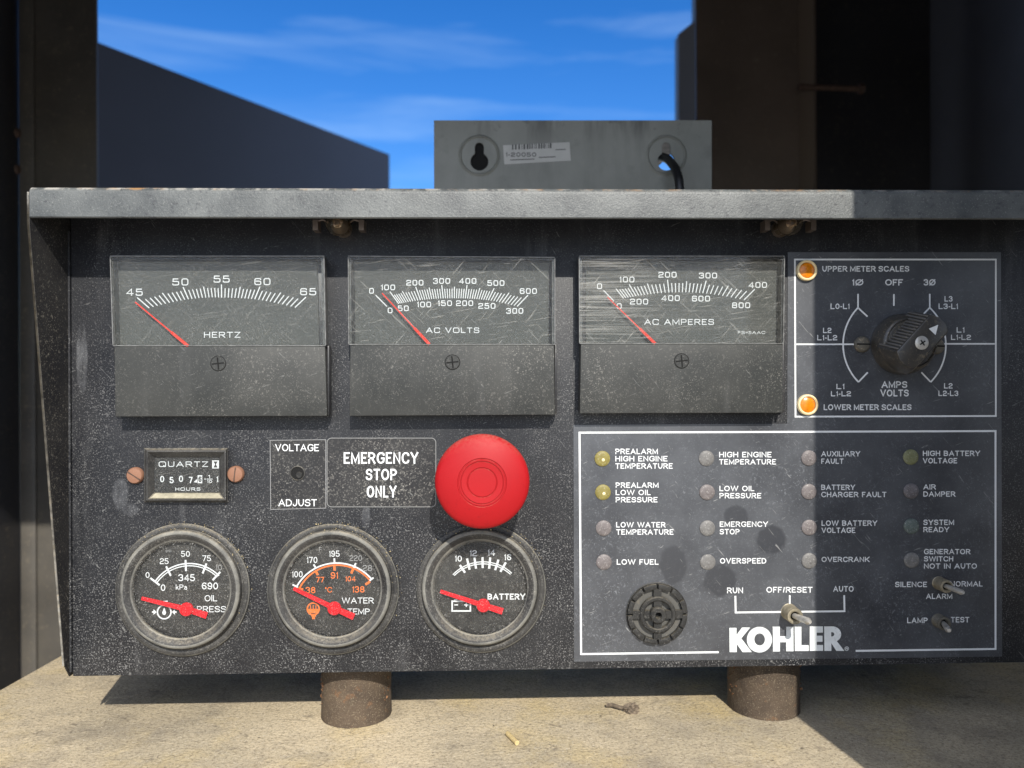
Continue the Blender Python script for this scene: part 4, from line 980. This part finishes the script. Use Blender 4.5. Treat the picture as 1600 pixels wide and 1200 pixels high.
# ---- round gauges
M['ridge'] = mat('dusty_highlight_ridge', (0.085, 0.085, 0.082, 1), 0.6, spec=0.3, dust=0.7, dcol=(0.42, 0.40, 0.34, 1), dscale=1500, veil=0.45, vscale=120, up=0.6)
GD = 0.0006; GP = GD + 0.00004
def gauge(px, py, Rpx, lab, draws, hub, tip, tail, fc):
    c = B(px, py, 0); k = Rpx * K / 0.0281; m = MB()
    cf = B(fc[0], fc[1], 0.0048); off = Vector((cf.x - c.x, 0, cf.z - c.z))
    pr = [(.0281, 0), (.0281, .0010), (.0277, .0017), (.0268, .0021), (.0260, .0021), (.0255, .0018), (.0251, .0020), (.0250, .0040), (.0247, .0050), (.0241, .0056), (.0233, .0057), (.0225, .0054), (.0218, .0049), (.0210, .0042), (.0205, .0039), (.0203, .0036), (.0203, .0008)]
    for r_, h in pr:
        pass
    rings = []
    n = 96
    for r_, h in pr:
        f = min(1, h / .0045)
        rings.append(m.add([c + off * f + Vector((r_ * k * math.cos(2 * math.pi * i / n), -h, r_ * k * math.sin(2 * math.pi * i / n))) for i in range(n)]))
    for q_, (a, b) in enumerate(zip(rings, rings[1:])):
        m.mi = 1 if q_ in (1, 8, 9, 13, 14, 15) else 0     # ridges coloured paler: caught dust plus a painted rim highlight
        for i in range(n): j = (i + 1) % n; m.face((a[i], a[j], b[j], b[i]))
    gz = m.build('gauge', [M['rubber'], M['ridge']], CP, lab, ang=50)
    cc = c + off
    m = MB(); m.lathe([(.0208 * k, GD), (0, GD)], Vector((cc.x, 0, cc.z)), 64); m.build('dial', M['gdial'], gz)
    for nm, mt, fn in draws:
        m = MB(); fn(m, GP); m.build(nm, mt, gz, smooth=False)
    H = B(hub[0], hub[1], 0.0026); T = B(tip[0], tip[1], 0.0026); Q = B(tail[0], tail[1], 0.0026)
    m = MB(); d = (T - H).normalized(); p = Vector((-d.z, 0, d.x)); d2 = (Q - H).normalized(); p2 = Vector((-d2.z, 0, d2.x))
    m.prism([T - p * .0007, H - p * .00105, H + p * .00105, T + p * .0007], (0, 0.0005, 0))
    m.prism([H - p2 * .0011, Q - p2 * .00135, Q + p2 * .00135, H + p2 * .0011], (0, 0.00045, 0))
    m.lathe([(.0028, -.0004), (.0028, .0006), (.0024, .0011), (.0019, .0011), (.0017, .0006), (.0011, .0006), (.0009, .0011), (0, .0011)], H, 32)
    m.build('needle', M['needle'], gz)
    m = MB(); rg = random.Random(int(px))
    for _ in range(170):
        a_ = R(rg.gauss(68, 34)); q_ = k * rg.choice((.0284, .0288, .0272, .0240, .0255)) + rg.uniform(-.0003, .0006); hq = 0.0002 if q_ > .0282 * k else (.0022 if q_ > .0258 * k else .0046)
        s_ = rg.uniform(.00012, .00042); p_ = c + off * min(1, hq / .0045) + Vector((q_ * math.cos(a_), -hq, q_ * math.sin(a_)))
        ids = m.add([p_ + Vector((rg.uniform(-s_, s_), rg.uniform(-s_, s_), rg.uniform(-s_, s_))) for _ in range(4)])
        m.face(ids[:3]); m.face((ids[0], ids[1], ids[3])); m.face((ids[1], ids[2], ids[3])); m.face((ids[0], ids[2], ids[3]))
    cr = m.build('dust_crumbs', M['crumb'], gz, smooth=False); cr['kind'] = 'stuff'
    m = MB(); m.lathe([(.0206 * k, .0037), (.0160 * k, .0040), (.008 * k, .0042), (0, .0043)], Vector((cc.x, 0, cc.z)), 64); m.build('glass', M['gglass'], gz)

M['crumb'] = mat('tan_dust_crumbs', (0.42, 0.34, 0.19, 1), 0.95)
HEL = dict(wt=0.13, f=1.0, gap=0.13)
def n7(m, s, cx, cy, H, h, zz=z7, sc=.3, wsc=1.05, **k):
    kw = dict(HEL); kw.update(k); num(m, s, cx, cy, H, zz, sc, h, wsc, **kw)
def g1w(m, h):
    stroke(m, arc3(z7(272, 366), z7(434, 269), z7(607, 332)), 2.0, h); stroke(m, arc3(z7(280, 374), z7(434, 281), z7(598, 338)), 1.5, h)
    for a, b in (((250, 344), (298, 381)), ((332, 283), (356, 332)), ((433, 250), (435, 308)), ((542, 268), (522, 320)), ((614, 312), (574, 355))): stroke(m, [z7(*a), z7(*b)], 2.9, h + LIFT)
    for s, x, y, H in (('345', 439, 342, 36), ('690', 560, 385, 36), ('0', 316, 394, 34)): n7(m, s, x, y, H, h, wt=0.14)
    n7(m, 'kPa', 412, 391, 27, h); n7(m, 'OIL', 565, 449, 32, h); n7(m, 'PRESS', 568, 506, 32, h, wsc=1.1)
    for s, x, y in (('0', 235, 328), ('25', 322, 256), ('50', 433, 218), ('75', 543, 241)): n7(m, s, x, y, 30, h)
    stroke(m, circ(*z7(322, 521), 10.6, 32), 2.1, h, True)
    m.sheet([[z7(322, 497), z7(332, 524), z7(329, 533), z7(322, 537), z7(314, 533), z7(311, 524)]], h)
    for s_ in (-1, 1):
        x = 322 + s_ * 40; m.sheet([[z7(x, 521), z7(x + s_ * 16, 506), z7(x + s_ * 16, 536)]], h); stroke(m, [z7(x + s_ * 14, 521), z7(x + s_ * 24, 521)], 2.4, h + LIFT)
    stroke(m, [z7(316, 487), z7(318, 466), z7(340, 464)], 1.8, h + LIFT)
def g1g(m, h): n7(m, '10', 606, 289, 30, h); n7(m, 'psi', 345, 200, 18, h)
def g2w(m, h):
    stroke(m, arc3(z7(1010, 392), z7(1209, 266), z7(1404, 352)), 2.3, h)
    for a, b in (((990, 378), (1018, 392)), ((1100, 273), (1113, 294)), ((1208, 241), (1209, 267)), ((1320, 266), (1309, 290)), ((1412, 342), (1392, 357))): stroke(m, [z7(*a), z7(*b)], 2.6, h + LIFT)
    for s, x, y in (('100', 1015, 324), ('170', 1092, 250), ('195', 1208, 217)): n7(m, s, x, y, 32, h, wsc=.95)
    n7(m, 'WATER', 1330, 461, 31, h, wsc=1.08); n7(m, 'TEMP', 1335, 518, 31, h)
def g2g(m, h): n7(m, '220', 1320, 240, 30, h, wsc=.95); n7(m, '28', 1380, 292, 32, h); n7(m, 'F', 1136, 195, 22, h)
def g2o(m, h):
    stroke(m, arc3(z7(1024, 402), z7(1209, 277), z7(1396, 360)), 2.5, h)
    for a, b in (((1020, 398), (1046, 404)), ((1110, 305), (1122, 328)), ((1208, 277), (1209, 305)), ((1306, 297), (1296, 320)), ((1394, 362), (1370, 378))): stroke(m, [z7(*a), z7(*b)], 3.6, h + LIFT)
    for s, x, y, H in (('38', 1084, 407, 33), ('77', 1134, 352, 28), ('91', 1208, 330, 34), ('104', 1292, 348, 27), ('138', 1333, 403, 33)): n7(m, s, x, y, H, h, wt=0.15)
    n7(m, '°C', 1178, 405, 28, h)
    stroke(m, circ(*z7(1098, 505), 9.3, 32), 2.2, h, True)
    stroke(m, [z7(1068, 512), z7(1128, 512)], 4.5, h + LIFT); stroke(m, [z7(1075, 522), z7(1121, 522)], 3.0, h + 2 * LIFT)
    for x in (1084, 1098, 1112): stroke(m, [z7(x, 485), z7(x, 505)], 1.2, h + LIFT)
    stroke(m, [z7(1099, 535), z7(1100, 558)], 4.6, h + LIFT); stroke(m, [z7(1088, 541), z7(1112, 541)], 2.0, h + 2 * LIFT)
def g3w(m, h):
    stroke(m, arc3(z6(1070, 793), z6(1230, 723), z6(1390, 785)), 1.5, h); stroke(m, arc3(z6(1077, 798), z6(1230, 734), z6(1383, 791)), 1.5, h)
    for a, b in (((1108, 740), (1136, 782)), ((1147, 705), (1161, 766)), ((1187, 699), (1196, 760)), ((1231, 697), (1232, 757)), ((1273, 699), (1267, 760)), ((1318, 711), (1300, 768)), ((1358, 726), (1328, 777))): stroke(m, [z6(*a), z6(*b)], 3.3, h + LIFT)
    for s, x, y in (('10', 1100, 705), ('12', 1181, 676), ('14', 1279, 673), ('16', 1368, 698)): n7(m, s, x, y, 33, h, zz=z6, sc=.2875, wt=0.16, wsc=1.1)
    n7(m, 'BATTERY', 1361, 912, 33, h, zz=z6, sc=.2875, wt=0.2, wsc=0.98)
    stroke(m, [z6(1066, 937), z6(1165, 937), z6(1165, 990), z6(1066, 990)], 2.3, h, True)
    for x in (1085, 1146): stroke(m, [z6(x - 9, 929), z6(x + 9, 929)], 2.0, h + LIFT)
    stroke(m, [z6(1078, 957), z6(1098, 957)], 1.8, h); stroke(m, [z6(1132, 957), z6(1154, 957)], 1.8, h); stroke(m, [z6(1143, 946), z6(1143, 968)], 1.8, h + LIFT)
gauge(286.5, 922, 102.5, 'oil pressure gauge, red needle resting below zero', [('white_print', M['white'], g1w), ('faded_print', M['grey_ink'], g1g)], (291.5, 952), (221, 935), (323, 962), (281.5, 921.5))
gauge(520.8, 921, 101.5, 'water temperature gauge with orange inner scale', [('white_print', M['white'], g2w), ('faded_print', M['grey_ink'], g2g), ('orange_print', M['orange_ink'], g2o)], (522.5, 950.5), (458.5, 919.5), (553, 964), (519, 920.5))
gauge(753, 919.5, 100.5, 'battery gauge partly in the shadow of the red button', [('white_print', M['white'], g3w)], (755, 946), (688, 924), (785.5, 955.5), (749.5, 918.5))

# ================================================================== OTHER THINGS
# rusty posts that carry the panel
def post(pxl, pxr, pyb, lab, seed):
    rnd = random.Random(seed)
    f = BZ((pxl + pxr) / 2, pyb, ZS); yy = f.y
    r0 = (B((pxr), pyb - 30, -(yy + .015)).x - B((pxl), pyb - 30, -(yy + .015)).x) / 2
    c = Vector((B((pxl + pxr) / 2, pyb - 30, -(f.y + r0 * .75)).x, f.y + r0, ZS))
    m = MB(); n = 48; hgt = (z_bot + 0.004) - ZS; rings = []
    for k in range(9):
        z = hgt * k / 8; ring = []
        for i in range(n):
            a = 2 * math.pi * i / n; q = r0 * (1 + rnd.uniform(-.006, .006)) * (1.012 if k == 0 else 1)
            ring.append(c + Vector((q * math.cos(a), q * math.sin(a), z + 0.0001)))
        rings.append(m.add(ring))
    for a, b in zip(rings, rings[1:]):
        for i in range(n): j = (i + 1) % n; m.face((a[i], a[j], b[j], b[i]))
    m.face(rings[0]); m.face(rings[-1])
    o = thing('support_post', lab, 'post', c, 'rusty posts under the panel')
    m.build('post_body', M['rust'], o, ang=60)
    m = MB()
    for k in range(60):
        sd = rnd.choice((-1, -1, 1)); a = math.pi * 1.5 + sd * rnd.uniform(1.0, 1.65); z = hgt * rnd.uniform(.22, .80)
        q = c + Vector((r0 * math.cos(a), r0 * math.sin(a), z)); s_ = rnd.uniform(.0003, .0011)
        vs = [q + Vector((rnd.uniform(-s_, s_), rnd.uniform(-s_, s_), rnd.uniform(-s_, s_))) for _ in range(4)]
        ids = m.add(vs); m.face(ids[:3]); m.face((ids[0], ids[1], ids[3])); m.face((ids[1], ids[2], ids[3])); m.face((ids[0], ids[2], ids[3]))
    cr = m.build('rust_crust', M['crust'], o, smooth=False); cr['kind'] = 'stuff'
post(501, 609, 1138, 'rusty brown post under the panel, below the water temperature gauge', 3)
post(1144, 1251, 1127, 'rusty brown post under the panel, below the white logo', 4)

# grey box on top, behind the hood
YB = 0.12
m = MB(); bx = [(678, 188), (1112, 188), (1112, 330), (678, 330)]
zbase = ZT + 0.0002
P = [B(x, y, -YB) for x, y in bx]; P[2].z = zbase; P[3].z = zbase
GB = thing('metal_box', 'grey steel box with two keyhole slots standing behind the hood', 'box', (P[0].lerp(P[1], .5).x, YB + .03, zbase))
def keyhole(px, py, n=20):
    c = B(px, py, -YB); big = 0.0052; sm_ = 0.0026; hgt = 0.0085; pts = []
    a0 = math.asin(sm_ / big)
    cz = c.z - 0.0035
    for i in range(n + 1):
        a = math.pi / 2 + a0 + (2 * math.pi - 2 * a0) * i / n; pts.append(Vector((c.x + big * math.cos(a), YB, cz + big * math.sin(a))))
    for i in range(9):
        a = math.pi * i / 8; pts.append(Vector((c.x + sm_ * math.cos(a), YB, cz + hgt + sm_ * math.sin(a))))
    return pts, c
k1, c1 = keyhole(749, 243); k2, c2 = keyhole(1041, 243)
loops = [P, k1[::-1], k2[::-1]]
m = MB(); flat = [p for lp in loops for p in lp]; a = m.add(flat); b = m.add([p + Vector((0, .0015, 0)) for p in flat])
for t in tessellate_polygon(loops): m.face([a[i] for i in t]); m.face([b[i] for i in reversed(t)])
o_ = 0
for lp in loops:
    n = len(lp)
    for i in range(n): j = (i + 1) % n; m.face((a[o_ + i], a[o_ + j], b[o_ + j], b[o_ + i]))
    o_ += n
m.box((P[0].x, YB + .0016, P[0].z - .0015), (P[1].x, YB + .06, P[0].z)); m.box((P[0].x, YB + .0016, zbase), (P[0].x + .0015, YB + .06, P[0].z - .0016))
m.build('mounting_plate', M['box'], GB)
m = MB(); m.box((P[0].x + .002, YB + .002, zbase), (B(985, 240, -YB).x, YB + .058, P[0].z - .002)); m.build('inner_case', M['void'], GB)
for c in (c1, c2):
    m = MB(); m.lathe([(.0102, 0.0), (.0110, .0007), (.0118, .0002), (.0122, -.0001)], c + Vector((0, -.0001, 0)), 36)
    m.build('dimple_ring', M['box'], GB)
m = MB(); m.pxprism([(786, 227), (890, 222), (892, 251), (788, 257)], -YB + .0003, -YB + .00005)
lb = m.build('barcode_label', M['stick'], GB, smooth=False)
m = MB(); rnd = random.Random(5); x = 800
while x < 862:
    wd = rnd.uniform(1.0, 3.2); yy = 226.5 - (x - 786) * .04
    m.sheet([[(x, yy), (x + wd, yy), (x + wd, yy + 8), (x, yy + 8)]], -YB + .00034); x += wd + rnd.uniform(1.0, 2.6)
text(m, '1-20050', 790, 838, 238, 245, -YB + .00034, wt=.2)
for x0, x1, y in ((797, 835, 250), (842, 868, 246), (868, 884, 234)): stroke(m, [(x0, y), (x1, y - (x1 - x0) * .04)], 1.5, -YB + .00034)
m.build('label_print', mat('grey_black_print', (0.08, 0.08, 0.08, 1), 0.6), lb, smooth=False)
q = B(1041, 249, -YB); q2 = B(1062, 295, -(YB - .02))
m = MB(); pts = [q + Vector((-.002, .03, .004)), q + Vector((-.0015, .005, .003)), q + Vector((0, -.004, -.001)), q.lerp(q2, .4) + Vector((.0008, -.006, 0)), q.lerp(q2, .75) + Vector((.0005, -.004, 0)), Vector((q2.x, q2.y, q2.z)), Vector((q2.x + .001, q2.y, zbase + .003))]
fine = []
for i in range(len(pts) - 1):
    for k in range(8): fine.append(pts[i].lerp(pts[i + 1], k / 8))
fine.append(pts[-1])
for _ in range(3): fine = [fine[0]] + [(fine[i - 1] + fine[i] * 2 + fine[i + 1]) / 4 for i in range(1, len(fine) - 1)] + [fine[-1]]
m.tube(fine, lambda k: .0023 + .0003 * (k % 2), 14)
cb = m.build('power_cable', M['cable'], None, ang=60, origin=q); tag(cb, 'black corrugated cable hanging out of the right keyhole', 'cable')

# bits lying on the shelf
rnd = random.Random(11)
def clump(px, py, sx, lab):
    c = BZ(px, py, ZS); bm = bmesh.new(); bmesh.ops.create_icosphere(bm, subdivisions=3, radius=sx)
    for v_ in bm.verts:
        k = 1 + rnd.uniform(-.28, .28); v_.co = Vector((v_.co.x * k, v_.co.y * k * .8, v_.co.z * k * .7))
    m = MB(); ids = m.add([v_.co + c + Vector((0, 0, sx * .45)) for v_ in bm.verts])
    for f_ in bm.faces: m.face([ids[v_.index] for v_ in f_.verts])
    bm.free(); return m, c
cm = mat('dry_earth_clump', (0.16, 0.125, 0.09, 1), 0.95, vary=0.5, vscale=500, bump=1, bscale=900)
m, c = clump(987, 1113, .0034, '')
d1 = BZ(948, 1106, ZS) + Vector((0, 0, .0012)); d2 = BZ(978, 1112, ZS) + Vector((0, 0, .0016))
m.tube([d1, d1.lerp(d2, .3) + Vector((0, .0004, .0004)), d1.lerp(d2, .7) + Vector((0, -.0003, 0)), d2], .0009, 8)
o = m.build('dirt_clump', cm, None, smooth=False, origin=c); tag(o, 'small dry brown clump of dirt with a stalk on the shelf', 'dirt clump')
a = BZ(793, 1150, ZS) + Vector((0, 0, .0011)); b = BZ(808, 1165, ZS) + Vector((0, 0, .0011))
m = MB(); m.tube([a, a.lerp(b, .5), b], .0010, 10)
o = m.build('straw_piece', mat('dry_straw', (0.55, 0.42, 0.20, 1), 0.7, vary=0.2, vscale=900), None, origin=a); tag(o, 'short tan piece of dry straw lying on the shelf', 'straw')
m = MB()
for k in range(1100):
    p = Vector((rnd.uniform(-.24, .28), rnd.uniform(-.045, .09), ZS)); s_ = rnd.choice((.00015, .0002, .0003, .0003, .0004, .0006)) * rnd.uniform(.7, 1.3)
    vs = [p + Vector((rnd.uniform(-1, 1) * s_ * 1.6, rnd.uniform(-1, 1) * s_ * 1.6, rnd.uniform(.05, 1) * s_)) for _ in range(4)]
    ids = m.add(vs); m.face(ids[:3]); m.face((ids[0], ids[1], ids[3])); m.face((ids[1], ids[2], ids[3])); m.face((ids[0], ids[2], ids[3]))
o = m.build('grit', mat('mixed_grit', (0.30, 0.25, 0.18, 1), 0.9, vary=0.7, vscale=900), None, smooth=False, origin=(0, 0, ZS)); tag(o, 'loose sand and grit scattered over the shelf', 'grit', kind='stuff')

for ob in bpy.data.objects:
    for key in ('_o', '_k'):
        if key in ob.keys(): del ob[key]
